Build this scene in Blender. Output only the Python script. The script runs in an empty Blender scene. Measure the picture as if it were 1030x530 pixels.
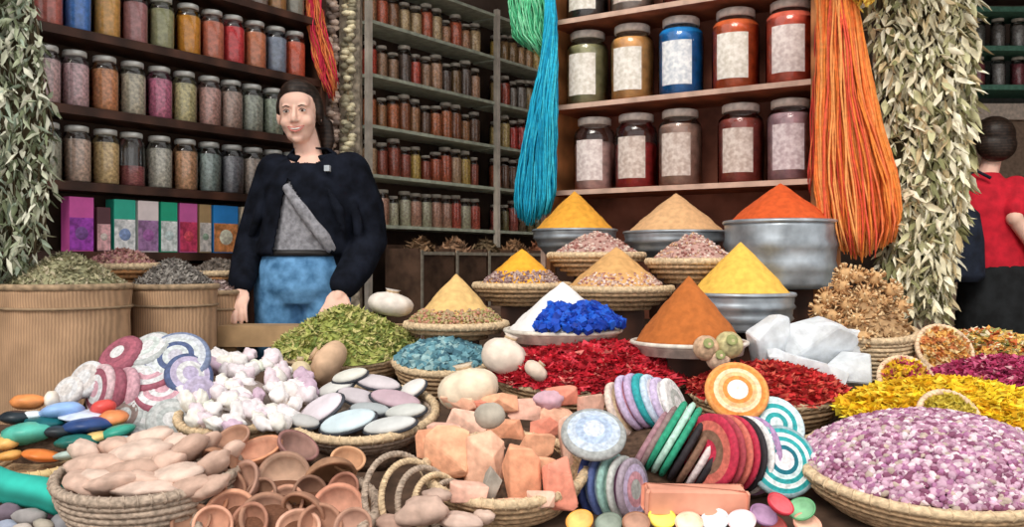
import bpy, math, random
from mathutils import Vector, Matrix, noise
R = math.radians
PI = math.pi
rnd = random.Random(7)
scn = bpy.context.scene
COL = scn.collection

# ------------------------------------------------------------ camera frame helpers
F = 900.0
CAMH = 1.0
def W(px, py, Y): return Vector(((px - 515) / F * Y, Y, CAMH - (py - 265) / F * Y))
def S(p, Y): return p / F * Y
SL = .22                                  # slope of the market display
def rim_z(Y): return .052 + SL * Y
def ramp_Y(py): return .948 / ((py - 265) / F + SL)
def ramp(px, py):
    Y = ramp_Y(py); return W(px, py, Y)
TILT = math.atan(SL)
BD = .10                                  # board lies this far under the rim plane
def board_z(Y): return rim_z(Y) - BD

# ------------------------------------------------------------ materials
MATS = {}
def mat(name, col, rough=.8, var=.12, scale=40, bump=0.0, metal=0.0, spec=.3, wave=None, col2=None, mixscale=None, detail=4):
    if name in MATS: return MATS[name]
    m = bpy.data.materials.new(name); m.use_nodes = True
    nt = m.node_tree; N = nt.nodes; L = nt.links
    b = N['Principled BSDF']
    b.inputs['Roughness'].default_value = rough
    b.inputs['Metallic'].default_value = metal
    b.inputs['Specular IOR Level'].default_value = spec
    tc = N.new('ShaderNodeTexCoord')
    nz = N.new('ShaderNodeTexNoise'); nz.inputs['Scale'].default_value = scale; nz.inputs['Detail'].default_value = detail
    L.new(tc.outputs['Object'], nz.inputs['Vector'])
    rp = N.new('ShaderNodeValToRGB')
    c1 = [max(0, c * (1 - var * 2)) for c in col]
    c2 = [min(1, c * (1 + var * 1.6)) for c in col] if col2 is None else list(col2)
    rp.color_ramp.elements[0].position = .32; rp.color_ramp.elements[0].color = c1 + [1]
    rp.color_ramp.elements[1].position = .68; rp.color_ramp.elements[1].color = c2 + [1]
    L.new(nz.outputs['Fac'], rp.inputs['Fac'])
    L.new(rp.outputs['Color'], b.inputs['Base Color'])
    src = nz.outputs['Fac']
    if wave:
        wv = N.new('ShaderNodeTexWave'); wv.bands_direction = wave[0]; wv.inputs['Scale'].default_value = wave[1]
        wv.inputs['Distortion'].default_value = wave[2]
        L.new(tc.outputs['Object'], wv.inputs['Vector'])
        mx = N.new('ShaderNodeMix'); mx.data_type = 'RGBA'; mx.blend_type = 'MULTIPLY'
        mx.inputs['Factor'].default_value = .3 if 'burlap' in name else .55
        L.new(rp.outputs['Color'], mx.inputs['A']); L.new(wv.outputs['Color'], mx.inputs['B'])
        L.new(mx.outputs['Result'], b.inputs['Base Color'])
        src = wv.outputs['Fac']
    if bump:
        bp = N.new('ShaderNodeBump'); bp.inputs['Strength'].default_value = bump; bp.inputs['Distance'].default_value = .01
        L.new(src, bp.inputs['Height']); L.new(bp.outputs['Normal'], b.inputs['Normal'])
    MATS[name] = m
    return m
def cm(col, rough=.75, var=.1, scale=60, **k):
    return mat('mat_%02x%02x%02x_%d' % tuple([int(c * 255) for c in col] + [int(rough * 100)]), col, rough, var, scale, **k)

def glass(name, tint=(1, 1, 1), fac=.10):
    m = bpy.data.materials.new(name); m.use_nodes = True
    nt = m.node_tree; N = nt.nodes; L = nt.links
    N.remove(N['Principled BSDF'])
    t = N.new('ShaderNodeBsdfTransparent'); t.inputs['Color'].default_value = (*tint, 1)
    g = N.new('ShaderNodeBsdfGlossy'); g.inputs['Roughness'].default_value = .12
    f = N.new('ShaderNodeFresnel'); f.inputs['IOR'].default_value = 1.5
    mr = N.new('ShaderNodeMath'); mr.operation = 'ADD'; mr.inputs[1].default_value = fac; mr.use_clamp = True
    mx = N.new('ShaderNodeMixShader')
    L.new(f.outputs['Fac'], mr.inputs[0]); L.new(mr.outputs[0], mx.inputs['Fac'])
    L.new(t.outputs[0], mx.inputs[1]); L.new(g.outputs[0], mx.inputs[2])
    L.new(mx.outputs[0], N['Material Output'].inputs['Surface'])
    return m
GLASS = glass('clear_jar_glass', fac=.035)
DARKW = mat('dark_walnut_wood', (.075, .030, .018), .55, .2, 12, wave=('X', 3, 6))
BACKP = mat('dark_brown_panel', (.05, .028, .018), .8, .2, 8)  # plain dark brown boards behind the jar shelves
PINEW = mat('orange_pine_wood', (.55, .22, .08), .6, .15, 9, wave=('Z', 2, 5))
PALEW = mat('pale_pinkish_wood', (.62, .42, .33), .65, .12, 14)
WICK = mat('tan_wicker', (.50, .34, .20), .8, .22, 90, bump=.4)
WICKP = mat('pale_wicker', (.66, .50, .32), .8, .16, 90, bump=.4)
WICKG = mat('greyish_wicker', (.42, .33, .26), .85, .22, 90, bump=.4)
BURL = mat('burlap_brown', (.50, .315, .19), .9, .12, 7, wave=('X', 34, 2), bump=.15)
METAL = mat('galvanised_metal', (.42, .47, .52), .36, .22, 9, metal=.6, spec=.5)
LIDM = mat('grey_tin_lid', (.60, .60, .57), .4, .1, 30, metal=.3)
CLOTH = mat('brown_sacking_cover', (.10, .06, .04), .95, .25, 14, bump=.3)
FLOORM = mat('dusty_stone_paving', (.33, .27, .22), .9, .12, 5, bump=.2)
PLAST = mat('aged_brown_plaster', (.16, .11, .085), .95, .15, 4, bump=.2)
TERRA = mat('terracotta_clay', (.52, .24, .14), .85, .16, 22, bump=.2)
GREENM = mat('pale_green_metal', (.56, .60, .48), .55, .12, 20)
POSTM = mat('pale_beige_painted_post', (.74, .66, .56), .6, .1, 15)
PAPER = mat('white_paper_label', (.86, .84, .82), .8, .06, 220)

# ------------------------------------------------------------ mesh builder
class MB:
    def __init__(s): s.v = []; s.f = []; s.m = []
    def add(s, vs, fs, mi=0, M=None):
        b = len(s.v)
        if M is not None: vs = [M @ Vector(v) for v in vs]
        s.v.extend([tuple(v) for v in vs])
        s.f.extend([tuple(i + b for i in f) for f in fs])
        if isinstance(mi, int): s.m.extend([mi] * len(fs))
        else: s.m.extend(mi)
        return s
    def box(s, lo, hi, mi=0, M=None):
        x0, y0, z0 = lo; x1, y1, z1 = hi
        v = [(x0,y0,z0),(x1,y0,z0),(x1,y1,z0),(x0,y1,z0),(x0,y0,z1),(x1,y0,z1),(x1,y1,z1),(x0,y1,z1)]
        return s.add(v, [(0,3,2,1),(4,5,6,7),(0,1,5,4),(1,2,6,5),(2,3,7,6),(3,0,4,7)], mi, M)
    def lathe(s, prof, seg=24, M=None, mi=None, wob=None):
        """prof: (r,z[,mi]) outside going; closed at r=0 points"""
        vs, fs, ms = [], [], []
        idx = []
        for k, p in enumerate(prof):
            if p[0] < 1e-6:
                idx.append([len(vs)]); vs.append((0, 0, p[1]))
            else:
                row = []
                for j in range(seg):
                    a = 2 * PI * j / seg; r = p[0]
                    if wob: r *= 1 + wob(a, p[1])
                    row.append(len(vs)); vs.append((r * math.cos(a), r * math.sin(a), p[1]))
                idx.append(row)
        for k in range(len(prof) - 1):
            a, b = idx[k], idx[k + 1]
            m_ = prof[k + 1][2] if len(prof[k + 1]) > 2 else (mi or 0)
            for j in range(seg):
                j2 = (j + 1) % seg
                if len(a) == 1 and len(b) == 1: continue
                if len(a) == 1: fs.append((a[0], b[j2], b[j])); ms.append(m_)
                elif len(b) == 1: fs.append((a[j], a[j2], b[0])); ms.append(m_)
                else: fs.append((a[j], a[j2], b[j2], b[j])); ms.append(m_)
        return s.add(vs, fs, ms, M)
    def tube(s, pts, rad, seg=8, mi=0, caps=True, M=None, flat=1.0):
        pts = [Vector(p) for p in pts]; n = len(pts)
        if not hasattr(rad, '__len__'): rad = [rad] * n
        vs, fs = [], []
        prev = None
        for k in range(n):
            t = (pts[min(k + 1, n - 1)] - pts[max(k - 1, 0)]).normalized()
            if prev is None:
                u = t.cross(Vector((0, 0, 1)))
                if u.length < .1: u = t.cross(Vector((0, 1, 0)))
                u.normalize()
            else:
                u = prev - t * prev.dot(t)
                if u.length < 1e-4: u = t.cross(Vector((0, 0, 1)))
                u.normalize()
            prev = u; w = t.cross(u)
            for j in range(seg):
                a = 2 * PI * j / seg
                vs.append(pts[k] + u * (math.cos(a) * rad[k]) + w * (math.sin(a) * rad[k] * flat))
        for k in range(n - 1):
            for j in range(seg):
                j2 = (j + 1) % seg
                fs.append((k*seg+j, k*seg+j2, (k+1)*seg+j2, (k+1)*seg+j))
        if caps:
            fs.append(tuple(reversed(range(seg)))); fs.append(tuple(range((n-1)*seg, n*seg)))
        return s.add(vs, fs, mi, M)
    def ring(s, c, r, rt, seg=32, ts=6, mi=0, M=None, wob=0):
        vs, fs = [], []
        for i in range(seg):
            a = 2 * PI * i / seg
            rr = r * (1 + wob * math.sin(a * 3 + 1))
            for j in range(ts):
                b = 2 * PI * j / ts
                q = rr + rt * math.cos(b)
                vs.append((c[0] + q * math.cos(a), c[1] + q * math.sin(a), c[2] + rt * math.sin(b)))
        for i in range(seg):
            for j in range(ts):
                i2, j2 = (i + 1) % seg, (j + 1) % ts
                fs.append((i*ts+j, i2*ts+j, i2*ts+j2, i*ts+j2))
        return s.add(vs, fs, mi, M)
    def ball(s, c, r, mi=0, M=None, u=10, w=7, jit=0, seed=0, fz=None):
        if not hasattr(r, '__len__'): r = (r, r, r)
        vs = [(0, 0, 1)]
        for i in range(1, w):
            p = PI * i / w
            for j in range(u):
                a = 2 * PI * j / u
                vs.append((math.sin(p) * math.cos(a), math.sin(p) * math.sin(a), math.cos(p)))
        vs.append((0, 0, -1))
        fs = [(0, 1 + j, 1 + (j + 1) % u) for j in range(u)]
        for i in range(w - 2):
            for j in range(u):
                a = 1 + i * u; j2 = (j + 1) % u
                fs.append((a + j, a + u + j, a + u + j2, a + j2))
        e = len(vs) - 1; a = 1 + (w - 2) * u
        fs += [(e, a + (j + 1) % u, a + j) for j in range(u)]
        out = []
        for v in vs:
            v = Vector(v)
            k = 1 + (jit * noise.noise(v * 1.7 + Vector((seed * 3.1, seed * 1.7, seed))) if jit else 0)
            q = Vector((v.x * r[0], v.y * r[1], v.z * r[2])) * k
            if fz: q = fz(q)
            out.append(q + Vector(c))
        return s.add(out, fs, mi, M)
    def build(s, name, mats, parent=None, loc=None, smooth=True, rot=None):
        me = bpy.data.meshes.new(name)
        me.from_pydata(s.v, [], s.f)
        if not isinstance(mats, (list, tuple)): mats = [mats]
        for m in mats: me.materials.append(m)
        me.polygons.foreach_set('material_index', [min(i, len(mats) - 1) for i in s.m])
        me.polygons.foreach_set('use_smooth', [smooth] * len(s.f))
        me.update()
        o = bpy.data.objects.new(name, me); COL.objects.link(o)
        if parent: o.parent = parent
        if loc is not None: o.location = loc
        if rot is not None: o.rotation_euler = rot
        return o

def autosm(o, ang=35):
    me = o.data
    try: me.set_sharp_from_angle(angle=R(ang))
    except Exception: pass
    return o
def tag(o, label, cat, group=None, kind=None):
    o['label'] = label; o['category'] = cat
    if group: o['group'] = group
    if kind: o['kind'] = kind
    return o
def thing(name, label, cat, loc=(0, 0, 0), rot=(0, 0, 0), group=None):
    o = bpy.data.objects.new(name, None); COL.objects.link(o)
    o.empty_display_size = .05
    o.location = loc; o.rotation_euler = rot
    return tag(o, label, cat, group)
def struct(name, mb, m):
    o = mb.build(name, m, smooth=False); o['kind'] = 'structure'; return o
def copy_tree(o, parent=None):
    c = o.copy(); COL.objects.link(c)
    c.parent = parent
    for ch in list(o.children): copy_tree(ch, c)
    return c
ORD = ['first', 'second', 'third', 'fourth', 'fifth', 'sixth', 'seventh', 'eighth', 'ninth', 'tenth', 'eleventh',
       'twelfth', 'thirteenth', 'fourteenth', 'fifteenth', 'sixteenth', 'seventeenth', 'eighteenth', 'nineteenth', 'twentieth']
def ordn(i): return ORD[i] if i < 20 else 'number %d' % (i + 1)

# ------------------------------------------------------------ room
mb = MB(); mb.box((-5, -1.5, -.05), (6, 8, 0)); struct('floor', mb, FLOORM)
mb = MB(); mb.box((-4, 3.9, 3.02), (5, 8, 3.1)); struct('shade_ceiling', mb, PLAST)  # unseen roof added to darken the rear recesses, cut back to light the jars
mb = MB(); mb.box((-3, 7.0, 0), (5.5, 7.12, 3.02)); struct('wall_back', mb, PLAST)
mb = MB(); mb.box((4.6, 3.0, 0), (4.7, 7.0, 3.02)); struct('wall_right', mb, PLAST)
mb = MB(); mb.box((-2.4, 2.86, 2.30), (4.6, 2.98, 2.42)); struct('trim_1', mb, DARKW)

# wall lines in plan
D1 = Vector((.602, .798)); P1 = Vector((-1.61, 3.3)); N1 = Vector((.798, -.602))   # N1 points out of the wall
P2 = Vector((-.808, 4.85))
P3 = Vector((.25, 4.25)); P3b = Vector((1.232, 3.645)); D3 = (P3b - P3).normalized(); N3 = Vector((-D3.y, D3.x)) * -1
if N3.y > 0: N3 = -N3
def hit(P, D, px):
    k = (px - 515) / F           # X = kY
    return (k * P.y - P.x) / (D.x - k * D.y)
def frame2(P, D, N):
    """matrix: local x along wall, local -y out of wall (towards room)"""
    return Matrix(((D.x, -N.x, 0, P.x), (D.y, -N.y, 0, P.y), (0, 0, 1, 0), (0, 0, 0, 1)))
F1 = frame2(P1, D1, N1); F2 = frame2(P2, D1, N1); F3 = frame2(P3, D3, N3)
mb = MB(); mb.box((-2.2, .14, 0), (1.16, .2, 3.02), M=F1); struct('wall_left', mb, PLAST)
mb = MB(); mb.box((-.75, .20, 0), (2.9, .26, 3.02), M=F2); struct('wall_left_rear', mb, PLAST)

# ------------------------------------------------------------ left jar shelf
LZ = [1.044, 1.297, 1.572, 1.851, 2.13]
t = thing('wall_shelf_unit', 'dark brown wooden shelf unit of small spice jars behind the smiling woman', 'shelf', (0, 0, 0))
mb = MB(); mb.box((-.9, .10, 0), (1.14, .135, 2.45), M=F1); mb.build('back_panel', BACKP, t, smooth=False)
for z in LZ:
    mb = MB(); mb.box((-.9, -.065, z - .032), (1.115, .098, z), M=F1); mb.build('shelf_board', DARKW, t, smooth=False)
mb = MB(); mb.box((1.117, -.07, 0), (1.142, .098, 2.45), M=F1); mb.build('side_panel', DARKW, t, smooth=False)
mb = MB(); mb.box((-.9, -.01, .02), (1.115, .098, 1.0), M=F1); mb.build('base_cabinet', DARKW, t, smooth=False)

def jar_profile(r, h, neck=.72, lidh=.12):
    return [(0, 0), (r * .92, 0), (r, h * .03), (r, h * .74), (r * .93, h * .82), (r * neck, h * .88), (r * neck, h * .93)]
def make_jar(name, r, h, fill_mat, fillf=.85, lidm=None, label=None, seg=20, glassm=None, labh=(.12, .62)):
    e = thing(name, 'jar', 'jar')
    mb = MB(); mb.lathe(jar_profile(r, h), seg); mb.build('glass', glassm or GLASS, e)
    top = h * .80 * fillf
    mb = MB(); mb.lathe([(0, h * .015), (r * .90, h * .015), (r * .955, h * .04), (r * .955, top * .96), (r * .86, top), (0, top * 1.01)], seg)
    fo = mb.build('spice_filling', fill_mat, e)
    fo.material_slots[0].link = 'OBJECT'; fo.material_slots[0].material = fill_mat
    mb = MB(); a = r * .82
    mb.lathe([(a * .9, h * .90), (a, h * .905), (a, h * .985), (a * .93, h), (0, h)], seg)
    mb.build('lid', lidm or LIDM, e)
    if label:
        mb = MB(); n = 12; w = R(40); vs = []; fs = []; z0, z1 = h * labh[0], h * labh[1]
        for k in range(n + 1):
            an = -PI / 2 - w + 2 * w * k / n
            for z in (z0, z1):
                vs.append(((r + .0012) * math.cos(an), (r + .0012) * math.sin(an), z))
        fs = [(2*k, 2*k+2, 2*k+3, 2*k+1) for k in range(n)]
        mb.add(vs, fs); lo = mb.build('paper_label', label, e)
        lo.material_slots[0].link = 'OBJECT'; lo.material_slots[0].material = label
    return e
proto_l = make_jar('spice_jar', .051, .208, cm((.5, .3, .2)), .95)
proto_used = [False]
ang1 = math.atan2(D1.y, D1.x)
def seed_mat(col, sc=180, var=.35): return mat('seeds_%02x%02x%02x' % tuple(int(c * 255) for c in col), col, .8, var, sc)
def place_left_jar(px, lev, col, cname, label, fillf=.95, seeds=False):
    global proto_l
    tt = hit(P1, D1, px); p = P1 + D1 * tt
    j = copy_tree(proto_l) if proto_used[0] else proto_l
    proto_used[0] = True
    j.location = (p.x, p.y, LZ[lev] + .0005); j.rotation_euler = (0, 0, ang1)
    for ch in j.children:
        if ch.name.startswith('spice_filling'):
            col = [min(.95, v * 1.35 + .02) for v in col]; ch.material_slots[0].material = seed_mat(col, 90, .22) if seeds else cm(col, .6, .12, 60)
            if fillf < .9: ch.scale = (1, 1, fillf)
    tag(j, label, 'jar', 'spice jars on the left wall shelves')
rows = {
 3: ([48, 77, 107, 135, 162, 189, 213, 234, 256, 277, 296],
     [((.50,.16,.13),'rusty red'),((.08,.24,.58),'deep blue'),((.62,.36,.10),'golden ochre'),((.42,.20,.20),'dusty maroon'),((.36,.36,.20),'olive beige'),
      ((.80,.30,.03),'bright orange'),((.58,.20,.12),'brick red'),((.62,.05,.06),'crimson'),((.62,.24,.12),'orange brown'),((.26,.30,.38),'slate grey'),((.66,.13,.06),'scarlet')], 'top full shelf', False),
 2: ([46, 75, 105, 133, 160, 185, 210, 232, 253, 274, 293],
     [((.5,.36,.36),'dusty rose'),((.55,.38,.40),'pink and plum speckled'),((.60,.26,.12),'burnt orange'),((.46,.42,.33),'pale grey green'),((.50,.16,.26),'magenta speckled'),
      ((.50,.45,.25),'khaki'),((.52,.32,.28),'dull pink'),((.44,.32,.27),'mushroom brown'),((.36,.38,.32),'grey green'),((.30,.34,.26),'moss grey'),((.30,.24,.18),'dark brown')], 'second shelf', True),
 1: ([47, 77, 106, 132, 160, 186, 210, 233, 254, 274, 293],
     [((.3,.3,.24),'dull green'),((.50,.38,.31),'pinkish tan'),((.62,.42,.22),'sandy yellow'),((.32,.10,.10),'dark red half filled'),((.46,.44,.38),'pale cream and green'),
      ((.56,.32,.18),'amber'),((.28,.34,.32),'grey teal'),((.22,.22,.24),'charcoal'),((.40,.33,.28),'taupe'),((.16,.15,.14),'nearly black'),((.2,.18,.16),'dark smoky')], 'third shelf', True),
 4: ([214, 236, 258, 277, 295],
     [((.40,.34,.22),'olive brown'),((.20,.14,.08),'dark'),((.34,.28,.24),'grey brown'),((.46,.24,.08),'copper'),((.34,.32,.26),'pale grey')], 'topmost shelf', False)}
for lev, (xs, cols, sname, sd) in rows.items():
    for i, (x, (c, n)) in enumerate(zip(xs, cols)):
        place_left_jar(x, lev, c, n, '%s spice jar, %s from left, %s behind the woman' % (n, ordn(i), sname),
                       .5 if 'half' in n else .95, sd)

# row of printed packets below
PK = [(62, 88, (.62,.10,.38), (.33,.05,.42), 'magenta packet with purple print'),
      (90, 105, (.10,.04,.05), (.70,.40,.42), 'dark packet with pink lower half'),
      (107, 130, (.03,.42,.30), (.72,.80,.82), 'teal-topped white packet'),
      (131, 153, (.78,.68,.68), (.34,.18,.36), 'white packet with purple foot'),
      (154, 172, (.02,.38,.22), (.70,.80,.76), 'green-topped white packet'),
      (173, 192, (.60,.12,.36), (.55,.05,.12), 'magenta packet with red flower'),
      (193, 206, (.42,.28,.14), (.60,.55,.52), 'tan and white packet'),
      (207, 233, (.03,.25,.66), (.72,.28,.10), 'blue packet with orange picture'),
      (235, 252, (.76,.62,.46), (.58,.34,.24), 'cream packet with brown base'),
      (254, 270, (.30,.10,.08), (.50,.4,.3), 'dark red packet half hidden by the woman')]
for i, (x0, x1, c1, c2, n) in enumerate(PK):
    t0 = hit(P1, D1, x0 + .8); t1 = hit(P1, D1, x1 - .8); h = .198 if i != 1 else .165
    e = thing('spice_packet', n + ', ' + ordn(i) + ' from the left on the lowest shelf', 'packet', F1 @ Vector(((t0 + t1) / 2, -.02, LZ[0] + .0005)), (0, 0, ang1), 'printed packets on the lowest left shelf')
    w = (t1 - t0) / 2
    mb = MB(); mb.box((-w, -.03, 0), (w, .03, h)); mb.build('packet_body', cm(c1, .5, .05, 20), e, smooth=False)
    mb = MB(); yy = -.0312
    mb.box((-w * .98, yy, .004), (w * .98, -.0302, h * .62))
    pp = mb.build('printed_panel', cm(c2, .5, .25, 45), e, smooth=False)
    mb = MB()
    mm = Matrix.Translation((0, yy - .0004, h * .33)) @ Matrix.Rotation(PI / 2, 4, 'X')
    mb.lathe([(w * .55, 0), (w * .5, .0006), (0, .0006)], 14, M=mm)
    mb.build('printed_emblem', cm(((.20,.08,.30), (.75,.65,.6), (.25,.35,.60), (.40,.14,.40), (.6,.7,.7), (.70,.08,.12), (.3,.4,.3), (.85,.75,.6), (.4,.2,.15), (.6,.5,.4))[i], .5, .2, 60), pp)

# ------------------------------------------------------------ middle shelving
MZ = [1.21, 1.48, 1.744, 2.018, 2.304, 2.57]
t = thing('metal_shelving', 'tall pale green metal shelving with rows of small jars at the back', 'shelf')
mb = MB(); mb.box((-.06, .13, 0), (2.55, .16, 2.6), M=F2); mb.build('back_panel', BACKP, t, smooth=False)
for z in MZ:
    for a, b in ((-.03, 1.045), (1.085, 2.5)):
        mb = MB(); mb.box((a, -.09, z - .018), (b, .125, z), M=F2); mb.build('shelf_board', GREENM, t, smooth=False)
for a in (-.06, 1.05):
    mb = MB(); mb.box((a, -.105, 0), (a + .03, -.075, 2.6), M=F2); mb.build('post', POSTM, t, smooth=False)
proto_m = make_jar('small_spice_jar', .041, .195, cm((.3, .2, .12)), .95, seg=12, lidm=mat('dull_lid', (.50, .45, .38), .6))
mu = False
pal = {5: [(.30,.20,.12), (.2,.12,.08), (.4,.3,.2)], 4: [(.20,.12,.07), (.34,.24,.17), (.10,.07,.06), (.40,.13,.08), (.45,.38,.28)],
       3: [(.26,.20,.15), (.10,.09,.09), (.42,.30,.24), (.40,.08,.06), (.18,.14,.08)],
       2: [(.22,.10,.05), (.28,.18,.10), (.13,.09,.07), (.36,.16,.08)], 1: [(.72,.36,.12), (.60,.25,.12), (.36,.12,.07), (.55,.35,.28), (.25,.08,.06)],  # second-lowest row of this bay: orange glow painted into the spice colours
       0: [(.55,.30,.28), (.62,.50,.46), (.40,.10,.08), (.5,.38,.33)]}
pal2 = {5: [(.5,.25,.08), (.6,.45,.2)], 4: [(.22,.18,.10), (.62,.36,.12), (.34,.28,.18)], 3: [(.30,.08,.06), (.24,.22,.12), (.14,.10,.06), (.18,.20,.22)],
        2: [(.55,.40,.22), (.40,.05,.05), (.16,.12,.06), (.2,.2,.2)], 1: [(.26,.10,.06), (.30,.08,.16), (.14,.10,.08), (.40,.24,.10)], 0: [(.12,.10,.07), (.30,.10,.10), (.16,.18,.10)]}
lv = ['lowest', 'second', 'third', 'fourth', 'fifth', 'topmost']
for k, z in enumerate(MZ):
    if k == 5: continue
    for bay, (a, b, step) in enumerate(((.02, 1.0, .088), (1.13, 2.1, .088))):
        x = a + .03; i = 0
        while x < b:
            p = P2 + D1 * x
            j = copy_tree(proto_m) if mu else proto_m; mu = True
            j.location = (p.x, p.y, z + .0005) ; j.rotation_euler = (0, 0, rnd.uniform(0, 6))
            c = rnd.choice((pal if bay == 0 else pal2)[k])
            sc = rnd.uniform(.85, 1.1); j.scale = (sc, sc, sc * rnd.uniform(.9, 1.1))
            for ch in j.children:
                if ch.name.startswith('spice_filling'): ch.material_slots[0].material = cm([min(.95, c[0] * 2.0 + .03), min(.95, c[1] * 1.55 + .015), min(.95, c[2] * 1.2 + .01)], .6, .2, 80)  # warm orange light on these jars is put into the filling colour
                if ch.name.startswith('lid') and k == 0 : pass
            tag(j, 'small spice jar, %s from left, %s shelf of the %s back bay' % (ordn(i), lv[k], ('left', 'right')[bay]), 'jar', 'small jars on the back metal shelving')
            x += step * rnd.uniform(.97, 1.06); i += 1

# post with strings of dried things between the two shelf runs
p = W(343, 100, 4.35)
t = thing('wooden_pillar', 'beige wooden pillar between the wall shelf and the metal shelving', 'pillar', (p.x + .03, 4.45, 0))
mb = MB(); mb.box((-.05, -.04, 0), (.05, .04, 2.6)); mb.build('pillar_shaft', mat('mossy_beige_wood', (.50, .42, .32), .8, .3, 30), t, smooth=False)
mb = MB(); mb.box((-.06, -.05, 0), (.06, .05, .12)); mb.build('plinth', DARKW, t, smooth=False)
# garlands hanging on the pillar
for k, (px, c, n) in enumerate(((334, (.62, .46, .38), 'pinkish'), (350, (.56, .50, .34), 'olive'))):
    p = W(px, 0, 4.33); mb = MB(); z = 2.5; q = 0
    mb.tube([(0, 0, 0), (0, 0, -1.3)], .003, 5, 3)
    while z > 1.22:
        for s_ in range(2):
            a = rnd.uniform(0, 6.3)
            mb.ball((math.cos(a) * .018, math.sin(a) * .018, z - 2.5), (.024, .02, .015), rnd.randrange(3), u=7, w=5, jit=.3, seed=q)
            q += 1
        z -= .021
    o = mb.build('hanging_dried_garland', [cm(c), cm([v * 1.5 for v in c]), cm([v * .5 for v in c]), WICK], None, (p.x, 4.33, 2.5))
    tag(o, '%s string of dried pods hanging down the pillar beside the woman\'s head' % n, 'garland', 'dried garlands on the pillar')

# ------------------------------------------------------------ right jar shelf
RZ = [1.335, 1.727, 2.119]
t = thing('wooden_bookcase', 'orange wooden shelf unit holding the big glass jars', 'shelf')
Lr = (P3b - P3).length
mb = MB(); mb.box((-.02, .16, .0), (Lr + .06, .19, 2.5), M=F3); mb.build('back_panel', mat('red_brown_board', (.26, .09, .055), .7, .25, 7), t, smooth=False)
for z in RZ:
    mb = MB(); mb.box((.0, -.13, z - .022), (Lr + .02, .158, z), 0, F3); mb.box((.0, -.136, z - .022), (Lr + .02, -.1302, z), 1, F3)
    mb.build('shelf_board', [mat('warm_red_wood', (.30, .10, .05), .6, .2, 10), PALEW], t, smooth=False)
mb = MB(); mb.box((-.02, -.14, 0), (.0, .158, 2.5), M=F3); mb.build('side_panel', PINEW, t, smooth=False)
mb = MB(); mb.box((-.045, -.15, 0), (-.021, .158, 2.5), M=F3); mb.build('edge_strip', PALEW, t, smooth=False)
mb = MB(); mb.box((Lr + .021, -.15, 0), (Lr + .07, .158, 2.5), M=F3); mb.build('side_panel', PINEW, t, smooth=False)
def lab_mat(c, c2, nm):
    return mat('printed_label_' + nm, c, .7, .10, 55, col2=c2, detail=1)
LA = lab_mat((.86,.80,.70), (.94,.90,.84), 'cream'); LB = lab_mat((.84,.70,.68), (.94,.85,.82), 'pink'); LC = lab_mat((.70,.55,.48), (.82,.72,.66), 'brown')
LD = lab_mat((.72,.56,.60), (.86,.76,.78), 'mauve'); LE_ = lab_mat((.74,.80,.88), (.92,.94,.96), 'blue')
jr = [(1, [(591, 33), (636, 22), (685, 14), (740, 4), (795, -6)],
        [((.40,.38,.20), LA, .95, 'olive green'), ((.90,.46,.16), LA, .97, 'light orange'), ((.01,.22,.60), LE_, 1.0, 'vivid blue'),
         ((.72,.14,.04), LA, 1.0, 'red-orange'), ((.78,.15,.09), LB, 1.0, 'coral red')], 'upper'),
      (0, [(598, 115), (640, 110), (684, 103), (745, 94), (795, 88)],
        [((.86,.55,.50), LB, .78, 'pinkish white'), ((.52,.04,.04), LC, .72, 'dark red half-empty'), ((.52,.33,.26), LC, .95, 'speckled brown'),
         ((.42,.09,.07), LC, .95, 'maroon'), ((.58,.36,.40), LD, .97, 'mauve speckled')], 'lower'),
      (2, [(591, -40), (636, -60), (690, -60), (742, -60)],
        [((.12,.10,.09), LA, .9, 'charcoal'), ((.45,.36,.30), LC, .9, 'grey brown'), ((.30,.06,.05), LC, .9, 'dark red'), ((.35,.12,.06), LC, .9, 'rust brown')], 'highest')]
ang3 = math.atan2(D3.y, D3.x)
pj = None
for lev, ps, cs, nm in jr:
    for i, ((px, _), (c, lm, ff, n)) in enumerate(zip(ps, cs)):
        tt = hit(P3, D3, px); p = P3 + D3 * tt
        if pj is None: pj = make_jar('glass_spice_jar', .099, .348, cm(c, .6, .15, 25), 1.06, lidm=mat('cream_grey_lid', (.62, .55, .50), .5), label=LA, seg=28, labh=(.13, .68)); j = pj
        else: j = copy_tree(pj)
        j.location = (p.x, p.y, RZ[lev] + .0005); j.rotation_euler = (0, 0, ang3 + R(8))
        sc = (1, 1, 1.0) if lev else (.97, .97, .97); j.scale = sc
        for ch in j.children:
            if ch.name.startswith('spice_filling'): ch.material_slots[0].material = cm(c, .6, .15, 25); ch.scale = (1, 1, ff)
            if ch.name.startswith('paper_label'): ch.material_slots[0].material = lm
        tag(j, 'big jar of %s spice, %s from left, %s shelf of the wooden unit' % (n, ordn(i), nm), 'jar', 'big jars on the wooden shelf unit')

# ------------------------------------------------------------ display board
def rot_on(px, py): pass
def slab(x0, x1, y0, y1, th=.03):
    mb = MB()
    v = []
    for zz in (0, -th):
        for (x, y) in ((x0, y0), (x1, y0), (x1, y1), (x0, y1)): v.append((x, y, board_z(y) + zz))
    mb.add(v, [(0, 1, 2, 3), (7, 6, 5, 4), (0, 4, 5, 1), (1, 5, 6, 2), (2, 6, 7, 3), (3, 7, 4, 0)])
    return mb
tb = thing('display_table', 'long sloping market stall table under all the baskets of goods', 'table')
slab(-1.75, 2.1, 1.45, 2.62).build('tabletop', CLOTH, tb, smooth=False)
slab(-1.02, 2.1, 2.621, 3.2).build('tabletop', CLOTH, tb, smooth=False)
slab(-.35, 1.22, 3.201, 3.46).build('tabletop', CLOTH, tb, smooth=False)
slab(-.35, .86, 3.461, 3.72).build('tabletop', CLOTH, tb, smooth=False)
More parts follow.
